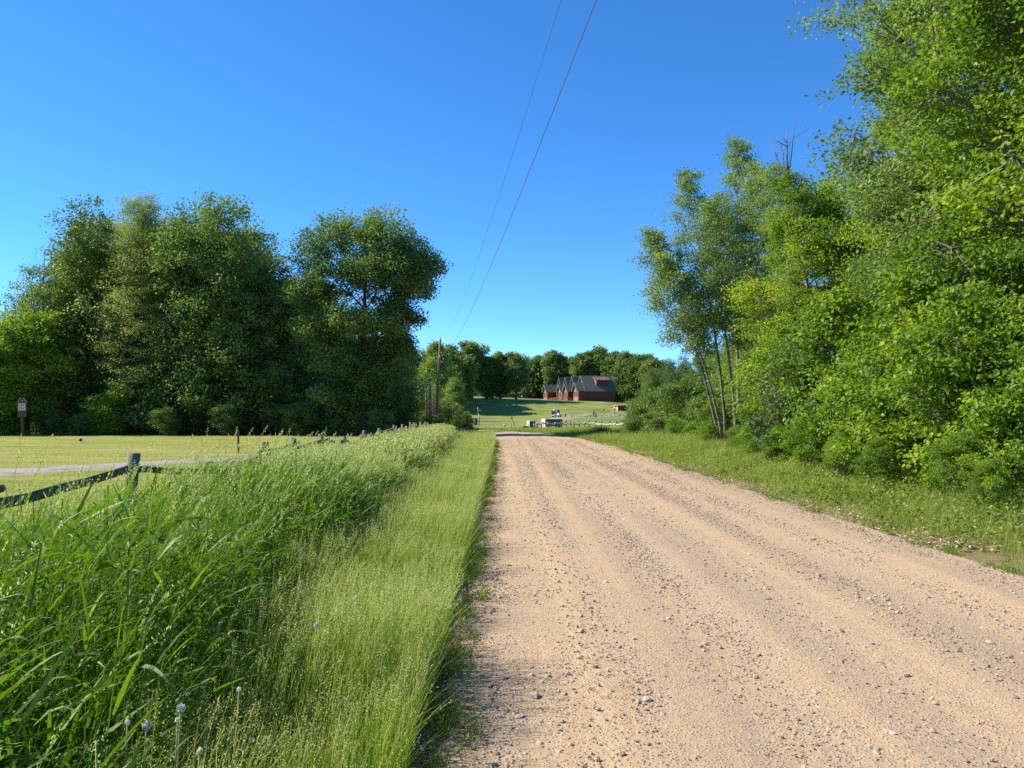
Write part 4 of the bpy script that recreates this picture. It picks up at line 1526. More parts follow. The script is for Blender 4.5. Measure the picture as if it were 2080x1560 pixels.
for px, Y, s, lab in ((941, 76, .95, 'dark vine covered bush leaning towards the road bend'), (925, 72, .55, 'low dark bush between the tall grass and the road bend'),
                      (950, 66, .42, 'low shadowed bush on the road bend left verge'), (893, 78, .8, 'dark bush around the base of the utility pole'),
                      (868, 76, .7, 'dark bush around the base of the shorter pole'), (835, 74, .7, 'bush left of the shorter poles above the fence')):
    x = left(px, Y)
    put_tree(dark, x, Y, px * .3, s, lab, 'bush', 'leafy_bush', part='stem')
b = MB(False)
rg = np.random.default_rng(9)
x = left(880, 85)
pos = np.array([x, 85, 1.6]) + rg.normal(size=(1500, 3)) * np.array([.45, .3, 1.1])
pos = pos[pos[:, 2] > 0]
leaves(b, pos, .16, .07, rg.uniform(0, 1, len(pos)), rg, six=False)
o = empty('dead_bush', (x, 85, 0), 0, 'rusty brown dead bush between the utility pole and the slim pole', 'bush')
for me_ in (b.build('foliage', M['dead_brush'], None),):
    me_.parent = o
    me_.location = (-x, -85, 0)
b = MB(True)
for k in range(7):
    tube(b, [(0, 0, -.1), (.25 * rg.normal(), .2 * rg.normal(), 1.5), (.45 * rg.normal(), .3 * rg.normal(), 3.0)], [.03, .02, .006], 5)
b.build('stem', M['bark_dark'], o)

# ------------------------------------------------------------------ far tree line
FT = []
for k in range(4):
    rgk = np.random.default_rng(300 + k)
    FT.append(tree_meshes(300 + k, 17, .42, ovoid(rgk, 17, (.8, 4.0, .8, 1.2)[k], 5.9, 36, .33, .70), 20, 22, .55, .6, M[('leaf_oak', 'leaf_far', 'leaf_oak', 'leaf_far')[k]], M['bark_dark'], six=False, twig=.2, lw=.25, zf=.7))
for px, pt, Y, k, sx, lab in (
        (833, 706, 150, 1, .8, 'pale distant tree in the gap between the oak and the poles'),
        (852, 722, 175, 3, .8, 'distant dark tree right of the pale one, left of the poles'),
        (958, 694, 229, 1, 1.0, 'tall sunlit tree standing out above the far tree line right of the utility pole'),
        (900, 702, 213, 1, 1.0, 'dark far tree close behind the mid green tree at the pole'),
        (940, 722, 219, 3, .95, 'dark far tree at the foot of the shaded slope beside the pole trees'),
        (922, 712, 226, 3, .9, 'dark far tree between the utility pole and the tall sunlit tree'),
        (990, 722, 231, 0, .9, 'dark far tree right of the tall sunlit one, its trunk over the lit strip'),
        (1016, 716, 233, 3, .9, 'far tree second to the right of the tall sunlit one'),
        (1048, 716, 229, 1, .9, 'far tree with a long bare trunk on the crest of the shaded slope'),
        (1078, 728, 292, 2, .85, 'low dark far tree left of the lodge'),
        (1098, 720, 296, 0, .9, 'dark far tree behind the left end of the lodge'),
        (1124, 713, 288, 3, .9, 'pale topped far tree behind the lodge gables'),
        (1152, 722, 288, 0, .9, 'far tree behind the middle gables of the lodge'),
        (1180, 716, 276, 3, .9, 'far tree directly above the lodge roof ridge'),
        (1212, 703, 278, 2, 1.05, 'tallest round far tree above the lodge dormer'),
        (1246, 714, 272, 0, .95, 'dark far tree above the right end of the lodge roof'),
        (1274, 716, 264, 1, .95, 'far tree right of the lodge above the red shed'),
        (1302, 718, 258, 0, 1.1, 'dark far tree between the shed and the right hand aspens'),
        (1330, 728, 250, 3, 1.1, 'far tree half hidden by the leaning aspens')):
    x = left(px, Y)
    h = top_h(pt, Y, x)
    s = h / 16.8
    put_tree(FT[k], x, Y, px * .7, s * sx, lab, group='trees of the far tree line', sz=s)
leafcloud('far_woods', 26000, (-70, 284, 0), (110, 312, 1), .95, M['leaf_oak'], 32, 'far dark woods closing the view behind the lodge and the single trees', lambda x, y: 10.0 + 1.5 * np.sin(x * .31) + 1.5 * np.sin(x * .83 + 1))
leafcloud('far_woods', 24000, (-60, 290, 0), (95, 304, 1), .9, M['leaf_oak'], 35, 'dark undergrowth closing the view below the far tree line', lambda x, y: 5 + 0 * x)
leafcloud('far_woods', 9000, (-75, 120, 0), (-16, 210, 1), .7, M['leaf_far'], 33, 'shaded woods beyond the poles on the left of the fairway', lambda x, y: np.interp(x, [-75, -30, -16], [15, 13, 9]))

# ------------------------------------------------------------------ right side: middle distance
for px, Y, pt, k, sx, lab in ((1288, 47, 842, 2, .75, 'greyish willow bush nearest the road bend on the right verge'),
                              (1330, 45, 836, 2, .8, 'greyish willow bush second from the road bend'),
                              (1375, 43, 846, 1, .7, 'yellow green bush left of the leaning aspen stems'),
                              (1410, 41, 858, 1, .7, 'low yellow green bush at the foot of the leaning aspens'),
                              (1312, 74, 788, 0, .8, 'rounded bushy tree behind the willow bushes'),
                              (1348, 70, 778, 2, .8, 'mid green bushy tree behind the willows, right of the rounded one'),
                              (1392, 66, 768, 0, .8, 'dark bushy tree seen between willow bushes and aspen stems'),
                              (1436, 60, 792, 2, .9, 'bushy tree behind the bases of the aspen clump')):
    x = left(px, Y)
    h = top_h(pt, Y, x)
    o = put_tree(SH[k], x, Y, px * .2, h / 3.15, lab, 'bush', 'leafy_bush', part='stem', sz=h / 3.15)
    if sx < 1:
        o.scale = (h / 3.15 * (1.25 if h < 2.2 else sx * 1.15), h / 3.15 * 1.1, h / 3.15)
for px, Y, pt, k, sx, lab in ((1330, 112, 742, 1, .8, 'mid distance tree behind the willow bushes, under the far tree line'),
                              (1378, 104, 722, 3, .8, 'mid distance tree seen through the gap left of the aspens'),
                              (1430, 98, 705, 0, .8, 'mid distance dark tree behind the leaning aspen stems'),
                              (1478, 92, 690, 1, .8, 'mid distance tree behind the upright aspen stems')):
    x = left(px, Y)
    h = top_h(pt, Y, x)
    put_tree(BL[k], x, Y, px * .3, h / 14.9 * sx, lab, sz=h / 14.9)

# aspens: slim pale stems with small trembling leaves
def aspen(seed, Y, pxb, pyb_x, pxt, pyt, r0, f0, nl, Rad, lab, ncl=20, nlf=26, bend=1.3, clr=.24, leaf=.078):
    xb = left(pxb, Y)
    xt = left(pxt, Y)
    H = top_h(pyt, Y, xb)
    rgk = np.random.default_rng(seed)
    lo = []
    for i in range(int(nl * 1.6)):
        t = f0 + (1 - f0) * (i + .5) / int(nl * 1.6)
        pr = max(.25, sin(pi * min(1, (t - f0) / (1 - f0) * .85 + .18)) ** .8)
        a = i * 2.4 + seed
        rad = Rad * pr * rgk.uniform(.3, .9)
        s = Rad * pr * rgk.uniform(.28, .52)
        lo.append(((1.25 * rad * cos(a), 1.25 * rad * sin(a), H * t), (s, s, s * 1.1)))
    me = tree_meshes(seed, H, r0 * .8, lo, int(ncl * .74), int(nlf * .74), clr, leaf, M['leaf_aspen'], M['bark_pale'], lean=(xt - xb, rgk.normal() * .5), ttop=.96, up=.35, droop=.6, aspect=.85, twig=.85, surf=1.9, lead=bend, wob=.10, lw=.35)
    return put_tree(me, xb, Y, 0, 1, lab, 'aspen', 'aspen_tree')


aspen(501, 36.0, 1462, 0, 1325, 470, .085, .48, 20, 1.35, 'leftmost aspen, leaning far left over the willow bushes', 24, 30)
aspen(502, 35.2, 1470, 0, 1352, 520, .08, .50, 15, 1.15, 'thin leaning aspen just right of the leftmost one', 22, 28)
aspen(503, 36.5, 1476, 0, 1398, 345, .10, .44, 21, 1.2, 'reddish barked upright aspen with a pointed top left of the tallest', 22, 30)
aspen(504, 34.5, 1496, 0, 1448, 395, .09, .48, 17, 1.1, 'slightly curved grey aspen stem in the middle of the clump', 22, 28)
aspen(505, 37.2, 1500, 0, 1505, 272, .12, .42, 24, 1.35, 'tallest straight aspen of the clump with pale upper trunk', 24, 32)
aspen(506, 35.6, 1512, 0, 1530, 330, .09, .36, 22, 1.3, 'upright aspen stem right beside the tallest one', 22, 30)
aspen(507, 34.0, 1560, 0, 1575, 335, .10, .22, 24, 1.5, 'leafy aspen right of the clump hiding its own stem', 26, 34)
aspen(508, 38.5, 1540, 0, 1470, 420, .09, .28, 22, 1.5, 'aspen behind the clump filling the gaps between the stems', 24, 30)

# the bare dead leader above the crowns
rgk = np.random.default_rng(14)
b = MB(True)
for (dx, dz, r) in ((0, 2.3, .05), (-.55, 1.6, .035), (.35, 2.9, .03), (-.25, 1.9, .028), (.1, 1.3, .025)):
    s = np.linspace(0, 1, 5)
    tube(b, np.stack([dx * s ** .8, .1 * s, 10.8 + dz * s], 1), r * np.linspace(1, .2, 5), 5)
    for q_ in range(3):
        f = rgk.uniform(.35, .8)
        st = np.array([dx * f ** .8, .1 * f, 10.8 + dz * f])
        tube(b, [st, st + np.array([rgk.normal() * .25, .1, .45])], [r * .4, .006], 4)
tube(b, [(0, 0, -.1), (.1, 0, 5), (0, 0, 10.9)], [.11, .085, .055], 8)
x = left(1600, 31)
o = empty('dead_tree', (x, 31, 0), 0, 'dead tree with bare forked top poking out between the aspens and the tall trees', 'dead tree')
b.build('trunk', M['bark_grey'], o)

# ------------------------------------------------------------------ right wood, near
NB = []
for k in range(3):
    rgk = np.random.default_rng(400 + k)
    NB.append(tree_meshes(400 + k, 14, .17, ovoid(rgk, 14, 1.0, 3.4, 30, .37, .76), 50, 38, .20, .105, M['leaf_near' if k < 2 else 'leaf_bright'], M['bark_grey'], up=1.1, twig=.7, surf=2.8, lw=.4))
NA = []
for k in range(2):
    rgk = np.random.default_rng(420 + k)
    NA.append(tree_meshes(420 + k, 17, .15, ovoid(rgk, 17, 3.8, 2.8, 32, .38, .78), 38, 30, .22, .09, M['leaf_aspen' if k == 0 else 'leaf_near'], M['bark_pale'], up=.45, droop=.5, twig=.8, surf=2.0, lw=.4))
for x, y, H, pool, k, rz, lab in (
        (11.6, 20.5, 18.0, NA, 0, .4, 'tallest pale trunked poplar on the right, its top cut by the frame'),
        (13.0, 23.5, 17.0, NA, 1, 2.0, 'second tall poplar, just behind the tallest one on the right'),
        (11.6, 15.6, 14.5, NB, 0, 1.0, 'big leafy maple with large leaves at the right edge of the photo'),
        (13.8, 18.0, 16.5, NB, 1, 3.1, 'tall maple behind the big one at the right edge'),
        (11.2, 28.5, 10.9, NB, 1, 4.4, 'rounded maple left of the tall poplars'),
        (13.2, 31.5, 11.4, NA, 1, 5.0, 'slim poplar between the dead tree and the tall poplars'),
        (15.2, 27.0, 13.0, NB, 2, .2, 'tall maple filling the wood behind the rounded one'),
        (17.0, 22.0, 17.5, NB, 0, 2.6, 'deep standing tall tree behind the poplars on the right'),
        (16.5, 34.0, 12.5, NB, 0, 3.9, 'tree in the wood behind the aspen clump, right side'),
        (14.2, 42.0, 9.5, NB, 2, 5.5, 'low crowned tree behind the aspen stems'),
        (14.6, 13.2, 15.0, NB, 2, .9, 'outermost tree on the right, mostly cut off by the frame')):
    HH = 14 if pool is NB else 17
    put_tree(pool[k], x, y, rz, H / HH * (1.05 if pool is NB else 1.12), lab, sz=H / HH)
NS = []
for k in range(4):
    rgk = np.random.default_rng(440 + k)
    NS.append(tree_meshes(440 + k, 4, .05, ovoid(rgk, 4, .25, 1.75, 17, .40, .82), 34, 26, .14, .092, M[('leaf_near', 'leaf_bright', 'leaf_near', 'leaf_willow')[k]], M['bark_grey'], up=1.2, twig=.7, surf=2.8, lw=.6))
for x, y, h, k, rz, lab in (
        (9.3, 12.6, 3.2, 0, 0.3, 'broad large leafed bush at the right edge above the verge'),
        (9.1, 14.6, 4.2, 1, 1.3, 'yellow green bush next to the right edge of the photo'),
        (9.4, 16.8, 5.2, 2, 2.4, 'tall leafy bush in front of the big maple'),
        (9.0, 18.8, 3.6, 1, 3.1, 'sunlit yellow green bush below the tallest poplar'),
        (9.4, 21.2, 5.2, 0, 4.2, 'tall bush at the foot of the two tall poplars'),
        (9.2, 23.6, 4.0, 3, 5.0, 'greyer green bush left of the poplar feet'),
        (9.7, 26.2, 4.8, 2, .6, 'leafy bush below the rounded maple'),
        (10.6, 28.0, 3.4, 1, 1.8, 'bright bush between the rounded maple and the aspen clump'),
        (12.0, 31.2, 4.2, 0, 2.9, 'bush right of the aspen clump at mid height'),
        (11.5, 33.4, 1.9, 3, 3.6, 'low grey green bush directly right of the aspen stems'),
        (7.6, 12.0, 1.0, 2, 2.6, 'lowest small bush on the verge at the right edge of the photo'),
        (9.3, 34.6, 1.3, 1, .7, 'low bright bush in front of the aspen stem bases'),
        (10.3, 37.4, 2.4, 0, 2.2, 'leafy bush behind the aspen stem bases'),
        (7.95, 13.4, 1.4, 1, 4.4, 'low bush spilling onto the verge at the right edge'),
        (7.7, 15.7, 1.2, 0, 5.2, 'low bush in front of the yellow green one'),
        (7.85, 17.6, 1.4, 2, .2, 'low dark green bush along the verge before the tall leafy one'),
        (7.95, 20.2, 1.5, 1, 1.1, 'low yellow green bush along the verge below the poplars'),
        (8.1, 22.6, 1.3, 0, 2.1, 'low bush along the verge left of the poplar feet'),
        (8.3, 25.2, 1.5, 1, 3.0, 'low bright bush along the verge before the rounded maple'),
        (8.7, 27.6, 1.2, 2, 3.8, 'low bush along the verge halfway to the aspens'),
        (9.1, 29.8, 1.2, 1, 4.9, 'low bush along the verge next to the aspen clump')):
    put_tree(NS[k], x, y, rz, h / 4, lab, 'bush', 'leafy_bush', part='stem', sz=h / 4)
leafcloud('woods', 30000, (15, 8, 0), (44, 70, 1), .30, M['leaf_near'], 34, 'inner mass of the right hand wood seen between its front trees',
          lambda x, y: np.interp(y, [8, 30, 45, 70], [14, 12, 9.5, 7]))
# ------------------------------------------------------------------ grasses
def scatter(n, y0, y1, xlo, xhi, rg):
    y = rg.uniform(y0, y1, n)
    l, h = xlo(y), xhi(y)
    return l + (h - l) * rg.uniform(size=n), y


def tg_lo(y):
    return np.interp(y, [0, 8, 12, 30, 46], [-4.05, -4.0, -4.1, -4.25, -4.6])


def tg_hi(y):
    return np.interp(y, [0, 2.4, 4, 6, 12, 25, 38, 43, 45], [-1.15, -1.22, -1.48, -1.66, -1.72, -1.9, -2.2, -2.7, -3.6])


def tall_grass():
    rg = np.random.default_rng(71)
    b = MB(False)
    sb = MB(False)
    for (y0, y1, dens, wl_, nleaf) in ((-2.0, 1.2, 160, 1.0, 4), (1.2, 7, 340, 1.0, 5), (7, 14, 330, 1.25, 5), (14, 26, 210, 1.7, 4), (26, 45, 120, 2.4, 4)):
        area = (y1 - y0) * 2.9
        n = int(area * dens)
        x, y = scatter(n, y0, y1, tg_lo, tg_hi, rg)
        # ragged clumps
        edge = np.minimum((tg_hi(y) - x), (x - tg_lo(y)))
        keep = rg.uniform(size=n) < np.clip(.25 + edge * 2.2 + .4 * vnoise(x, y, 1.9, 3), 0, 1)
        x, y, edge = x[keep], y[keep], edge[keep]
        n = len(x)
        base = np.stack([x, y, ground(x, y) - .02], 1)
        hm_ = np.interp(y, [0, 8, 11, 14, 28, 45], [1.03, 1.03, .88, .80, .80, .66]) * (1 + .13 * vnoise(x, y, 1.1, 5)) * np.clip(.62 + edge * .6, 0, 1)
        h = hm_ * rg.uniform(.72, 1.18, n)
        az = rg.normal(0, .55, n)
        lean = np.clip(rg.normal(.22, .11, n), .02, .6)
        t0 = np.clip(.42 + .14 * rg.normal(size=n) + .12 * vnoise(x, y, .9, 8), 0, .88)
        blades(b, base, h, az, lean, np.full(n, .0042 * wl_), rg.uniform(0, pi, n), t0, S=5, curve=2.0, tipw=.4)
        # leaves along the stem
        for k in range(nleaf):
            f = (k + rg.uniform(.4, 1.0, n)) / (nleaf + .6)
            p0 = base + np.stack([np.cos(az) * lean * h * f ** 2, np.sin(az) * lean * h * f ** 2, h * f * (1 - .3 * lean * f)], 1)
            a = rg.uniform(0, 2 * pi, n)
            el = rg.uniform(.55, 1.4, n)
            d = np.stack([np.cos(a) * np.cos(el) + .38, np.sin(a) * np.cos(el), np.sin(el)], 1)
            d = norm(d)
            L = rg.uniform(.17, .40, n) * np.interp(y, [0, 45], [1, 1.1])
            big = rg.uniform(size=n) < .65
            wd = np.where(big, rg.uniform(.011, .021, n), rg.uniform(.006, .010, n)) * wl_ ** .8
            tt = np.clip(t0 + .17 * rg.normal(size=n), 0, .9)
            tt = np.where(rg.uniform(size=n) < .012, .97, tt)
            ribbons(b, p0, d, L, rg.uniform(.05, .75, n), wd, tt, rg, S=4 if y0 < 10 else 3)
        # flowering heads
        hd = rg.uniform(size=n) < np.interp(y, [0, 5, 12, 45], [.0, .14, .60, .85]) * np.clip(edge * 2, .2, 1)
        idx = np.where(hd)[0]
        m = len(idx)
        bb = base[idx]
        hh = h[idx] * rg.uniform(1.1, 1.32, m)
        a2, l2 = az[idx] * .8, np.clip(lean[idx] * 1.05 + .05, 0, .7)
        blades(b, bb, hh, a2, l2, np.full(m, .0030 * wl_), rg.uniform(0, pi, m), np.clip(t0[idx] + .2, 0, .9), S=5, curve=2.0, tipw=.7)
        nsp = 18 if y0 < 7 else (12 if y0 < 14 else 6)
        hl = rg.uniform(.09, .17, m)
        for k in range(nsp):
            f = 1 - hl / hh * (k + .2) / nsp
            pp_ = bb + np.stack([np.cos(a2) * l2 * hh * f ** 2, np.sin(a2) * l2 * hh * f ** 2, hh * f * (1 - .3 * l2 * f)], 1)
            wv = .003 + .008 * np.sin(pi * (k + .5) / nsp)
            pp_ = pp_ + rg.normal(size=(m, 3)) * wv * .55 * wl_ ** .5
            leaves(sb, pp_, (.015 if y0 < 7 else (.024 if y0 < 14 else .052)) * wl_ ** .3, (.005 if y0 < 7 else (.008 if y0 < 14 else .017)) * wl_ ** .6, np.clip(.45 + .22 * rg.normal(size=m), 0, 1), rg, up=.1, droop=-1.6, six=False)
    g = tag(b.build('tall_grass', M['grass_tall']), 'tall broad leafed reed grass filling the ditch between fence and road', 'grass', kind='stuff')
    sb.build('seed_heads', M['seed'], g)['kind'] = 'stuff'


tall_grass()


def verge(name, label, strips, xlo, xhi, mat, hfun, seed, tint0, headp=.3, az0=0.0, lean0=.25, xbias=1.0, keepfn=None):
    rg = np.random.default_rng(seed)
    b, sb = MB(False), MB(False)
    for (y0, y1, dens, wd) in strips:
        ym = np.linspace(y0, y1, 9)
        n = int(np.mean(xhi(ym) - xlo(ym)) * (y1 - y0) * dens)
        x, y = scatter(n, y0, y1, xlo, xhi, rg)
        if xbias != 1:
            x = xlo(y) + (xhi(y) - xlo(y)) * ((x - xlo(y)) / (xhi(y) - xlo(y))) ** xbias
        if keepfn is not None:
            k = rg.uniform(size=n) < keepfn(x, y)
            x, y = x[k], y[k]
            n = len(x)
        base = np.stack([x, y, ground(x, y) - .01], 1)
        hm_ = hfun(x, y)
        h = hm_ * rg.uniform(.5, 1.25, n)
        az = rg.normal(az0, 1.0, n)
        lean = np.abs(rg.normal(lean0, .22, n))
        tt = np.clip(tint0 + .15 * rg.normal(size=n) + .13 * vnoise(x, y, 1.6, seed) + .10 * vnoise(x, y, 4.9, seed + 1), 0, .9)
        straw = rg.uniform(size=n) < .07
        tt = np.where(straw, rg.uniform(.88, 1, n), tt)
        h = np.where(straw, h * 1.2, h)
        blades(b, base, h, az, lean, wd * rg.uniform(.6, 1.3, n), rg.uniform(0, pi, n), tt, S=4 if y1 < 12 else 3, curve=2.1)
        hd = np.where(rg.uniform(size=n) < headp * (.6 + .6 * vnoise(x, y, 1.2, seed + 3)))[0]
        m = len(hd)
        if m:
            bb = base[hd]
            hh = hm_[hd] * rg.uniform(1.0, 1.45, m)
            a2, l2 = rg.normal(az0, .6, m), np.abs(rg.normal(.18, .1, m))
            blades(b, bb, hh, a2, l2, np.full(m, wd * .38), rg.uniform(0, pi, m), np.clip(tt[hd] + .25, 0, 1), S=4, curve=2.0, tipw=.7)
            ns_ = 13 if y1 < 9 else (6 if y1 < 20 else 4)
            hl = rg.uniform(.07, .14, m)
            for k in range(ns_):
                f = 1 - hl / hh * (k + .1) / ns_
                f = np.clip(f, .2, 1)
                pp_ = bb + np.stack([np.cos(a2) * l2 * hh * f ** 2, np.sin(a2) * l2 * hh * f ** 2, hh * f * (1 - .3 * l2 * f)], 1)
                rr = .003 + .017 * (k + .5) / ns_
                pp_ = pp_ + rg.normal(size=(m, 3)) * rr * np.array([1, 1, .4])
                sc = np.interp(y1, [6, 12, 24, 45], [1, 1.4, 2.2, 3.2])
                leaves(sb, pp_, .0100 * sc, .0040 * sc, np.clip(.5 + .22 * rg.normal(size=m), 0, 1), rg, up=.2, droop=-.8, six=False)
    g = tag(b.build(name, mat), label, 'grass', kind='stuff')
    if sb.n:
        sb.build('seed_heads', M['seed'], g)['kind'] = 'stuff'
    return g


def vg_lo(y):
    return tg_hi(y) - .25


def vg_hi(y):
    return road_edges(y)[0] - .03 + .08 * vnoise(y, y * 0, 1.9, 12)


verge('verge_grass', 'fine pale flowering grass along the left edge of the gravel road',
      ((-2, 1.1, 1100, .0065), (1.1, 4, 2300, .0060), (4, 8, 1900, .0066), (8, 14, 1300, .0080), (14, 26, 760, .0105), (26, 45, 420, .015)), vg_lo, vg_hi, M['grass_verge'],
      lambda x, y: (.45 + .10 * vnoise(x, y, 2.1, 1) + .09 * vnoise(x, y, 5.3, 2)) * np.clip(1.02 + 0 * x, 0, 1.1) * np.interp(y, [0, 10, 45], [1.0, .95, .85]), 72, .50, .34, .15, .20, xbias=.72)


# low tufts that creep out onto the gravel
def tufts():
    rg = np.random.default_rng(73)
    b = MB(False)
    for (y0, y1, n) in ((2.0, 9, 150), (9, 24, 150), (24, 44, 90)):
        yy = rg.uniform(y0, y1, n)
        side = rg.uniform(size=n) < .6
        l, r = road_edges(yy)
        xx = np.where(side, l + np.abs(rg.normal(0, .10, n)) + .02, r - np.abs(rg.normal(0, .16, n)))
        for x, y in zip(xx, yy):
            k = int(rg.integers(20, 60))
            sc = rg.uniform(.5, 1.2)
            px, py = x + rg.normal(0, .045 * sc, k), y + rg.normal(0, .07 * sc, k)
            base = np.stack([px, py, ground(px, py) + .01], 1)
            blades(b, base, rg.uniform(.04, .13, k) * sc, rg.uniform(0, 6.3, k), rg.uniform(.2, .9, k), np.full(k, .004 * (1 + y / 14)), rg.uniform(0, 3.1, k), np.clip(.35 + .2 * rg.normal(size=k), 0, 1), S=3)
            if rg.uniform() < .5:
                kk = 26
                pos = np.stack([x + rg.normal(0, .06 * sc, kk), y + rg.normal(0, .08 * sc, kk), ground(x, y) + rg.uniform(.02, .09, kk)], 1)
                leaves(b, pos, .022 * (1 + y / 18), .015 * (1 + y / 18), np.clip(.4 + .2 * rg.normal(size=kk), 0, 1), rg, up=1.3, six=False)
    tag(b.build('edge_weeds', M['weed']), 'low weeds and tufts creeping onto both edges of the gravel', 'weeds', kind='stuff')


tufts()


def rv_lo(y):
    return road_edges(y)[1] - .06 + .14 * vnoise(y, y * 0, 1.2, 21)


def rv_hi(y):
    return np.interp(y, [2, 9, 30, 44, 52, 62], [9.2, 9.2, 9.4, 10.5, 11, 11])


def rv_h(x, y):
    d = x - rv_lo(y)
    return (.10 + .20 * np.clip(d / 1.6, 0, 1) + .10 * np.clip((d - 2) / 1.5, 0, 1)) * (1 + .35 * vnoise(x, y, 1.3, 2)) * np.interp(y, [8, 40, 60], [.85, 1.15, 1.3])


def rv_keep(x, y):
    d = x - rv_lo(y)
    return np.clip(.05 + .9 * d + .55 * vnoise(x, y, 1.1, 6), .03, 1)


verge('roadside_grass', 'uneven green grass on the right verge between gravel and bushes',
      ((2, 8, 500, .0085), (8, 14, 1000, .0075), (14, 22, 620, .010), (22, 34, 400, .014), (34, 62, 190, .022)), rv_lo, rv_hi, M['weed'], rv_h, 74, .60, .04, 0.0, .35, keepfn=rv_keep)


def ground_weeds():
    rg = np.random.default_rng(75)
    b = MB(False)
    d = MB(False)
    for (y0, y1, n) in ((9, 16, 520), (16, 26, 420), (26, 40, 320)):
        y = rg.uniform(y0, y1, n)
        lo = rv_lo(y)
        x = lo + .25 + (rv_hi(y) - lo) * rg.uniform(0, 1, n) ** .6
        for xx, yy in zip(x, y):
            k = int(rg.integers(14, 46))
            s = rg.uniform(.5, 1.3) * min(1, .45 + (xx - rv_lo(yy)) * .4)
            pos = np.stack([xx + rg.normal(0, .11 * s, k), yy + rg.normal(0, .11 * s, k), ground(xx, yy) + rg.uniform(.02, .30, k) * s], 1)
            leaves(b, pos, rg.uniform(.04, .075, k), rg.uniform(.03, .05, k), np.clip(.5 + .2 * rg.normal() + .15 * rg.normal(size=k), 0, 1), rg, up=1.3, droop=.3)
    n = 1500
    y = 9 + 22 * rg.uniform(size=n) ** 1.6
    x = rv_lo(y) + rg.normal(.30, .35, n)
    pos = np.stack([x, y, ground(x, y) + .045], 1)
    pos[:, 2] = np.where(x < road_edges(y)[1], road_z(x, y) + .012, pos[:, 2])
    leaves(d, pos, rg.uniform(.03, .07, n), rg.uniform(.02, .04, n), rg.uniform(0, 1, n), rg, up=3.5, droop=0)
    tag(b.build('broadleaf_weeds', M['weed']), 'broad leafed weeds mixed into the right verge', 'weeds', kind='stuff')
    tag(d.build('leaf_litter', M['dry_leaf']), 'pale dry leaves lying along the right edge of the gravel', 'leaf litter', kind='stuff')


ground_weeds()

# rough turf near the fence and thin blades over the mown tee
verge('rough_turf', 'short yellowish rough turf between the fence and the cart path',
      ((4, 10, 700, .005), (10, 18, 420, .008), (18, 32, 180, .013)), lambda y: np.interp(y, [4, 11, 17, 23, 32], [-11, -17.5, -13.4, -10.8, -8.4]), lambda y: np.interp(y, [4, 32], [-4.0, -4.6]),
      M['grass_verge'], lambda x, y: .06 + .05 * np.clip(x + 6.2, 0, 2) + .02 * vnoise(x, y, 2, 3), 76, .62, 0.0, .1, .4)
verge('mown_turf', 'short mown sunlit turf of the tee in front of the left wood',
      ((23, 34, 150, .016), (34, 52, 90, .024)), lambda y: np.interp(y, [18, 52], [-18, -40]), lambda y: np.interp(y, [23, 28, 35, 52], [-12.8, -11.4, -10.1, -8.8]),
      M['grass_verge'], lambda x, y: .035 + .012 * vnoise(x, y, .5, 3), 77, .72, 0.0, .1, .4)
# grass of the far verges around the bend
verge('field_grass', 'long field grass around the road bend and the far fence',
      ((52, 75, 55, .03), (75, 100, 34, .045)), lambda y: road_edges(y)[1] + .1, lambda y: np.interp(y, [52, 100], [12, 19]), M['grass_verge'], lambda x, y: .30 + .12 * vnoise(x, y, .4, 4), 78, .40, .06, .1, .3)
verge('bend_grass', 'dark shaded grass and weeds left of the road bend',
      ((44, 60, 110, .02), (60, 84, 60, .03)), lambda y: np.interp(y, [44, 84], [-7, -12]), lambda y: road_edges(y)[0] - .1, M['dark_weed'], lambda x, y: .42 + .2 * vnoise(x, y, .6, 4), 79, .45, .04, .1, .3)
rgk = np.random.default_rng(15)
b = MB(False)
n = 900
x0, y0 = left(1219, 52), 52.0
px, py = x0 + rgk.normal(0, .38, n), y0 + rgk.normal(0, .35, n)
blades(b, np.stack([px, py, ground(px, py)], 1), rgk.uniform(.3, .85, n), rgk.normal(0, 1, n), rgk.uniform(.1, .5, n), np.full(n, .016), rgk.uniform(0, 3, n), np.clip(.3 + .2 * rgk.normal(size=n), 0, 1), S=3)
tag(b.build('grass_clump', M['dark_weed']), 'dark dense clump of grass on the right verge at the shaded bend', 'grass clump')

# ------------------------------------------------------------------ dandelion clocks
def dandelion(x, y, h, r, bald, label, tilt=.05, yellow=False):
    rg = np.random.default_rng(int(abs(x * 1000 + y * 77)))
    o = empty('dandelion', (x, y, float(ground(x, y))), 0, label, 'dandelion', 'dandelions in the left verge')
    b = MB(True)
    tube(b, [(0, 0, 0), (tilt * h * .4, 0, h * .5), (tilt * h, 0, h)], [.0035, .003, .0026], 6)
    b.build('stem', M['stalk'], o)
    b = MB(False)
    c = np.array([tilt * h, 0, h])
    n = 105 if not bald else 14
    d = norm(rg.normal(size=(n, 3)))
    if bald:
        th = np.linspace(0, pi, 6)
        tube(b, [c + np.array([0, 0, -.009 * cos(a)]) for a in th], np.maximum(.001, .009 * np.sin(th)), 8)
    else:
        twigs(b, np.repeat(c[None], n, 0), c + d * r * .85, .0006, .0005)
        leaves(b, c + d * r * .95 * rg.uniform(.75, 1.05, (n, 1)), .0085, .0045, rg.uniform(0, 1, n), rg, up=0, droop=0, six=False)
    b.build('flower_head' if (yellow or bald) else 'seed_ball', M['flower_yellow' if yellow else 'fluff'], o)
    return o


def at_px(px, py, x=None, Y=None):
    return ((px - VX) / F * Y, Y, EYE - (py - VY) / F * Y)


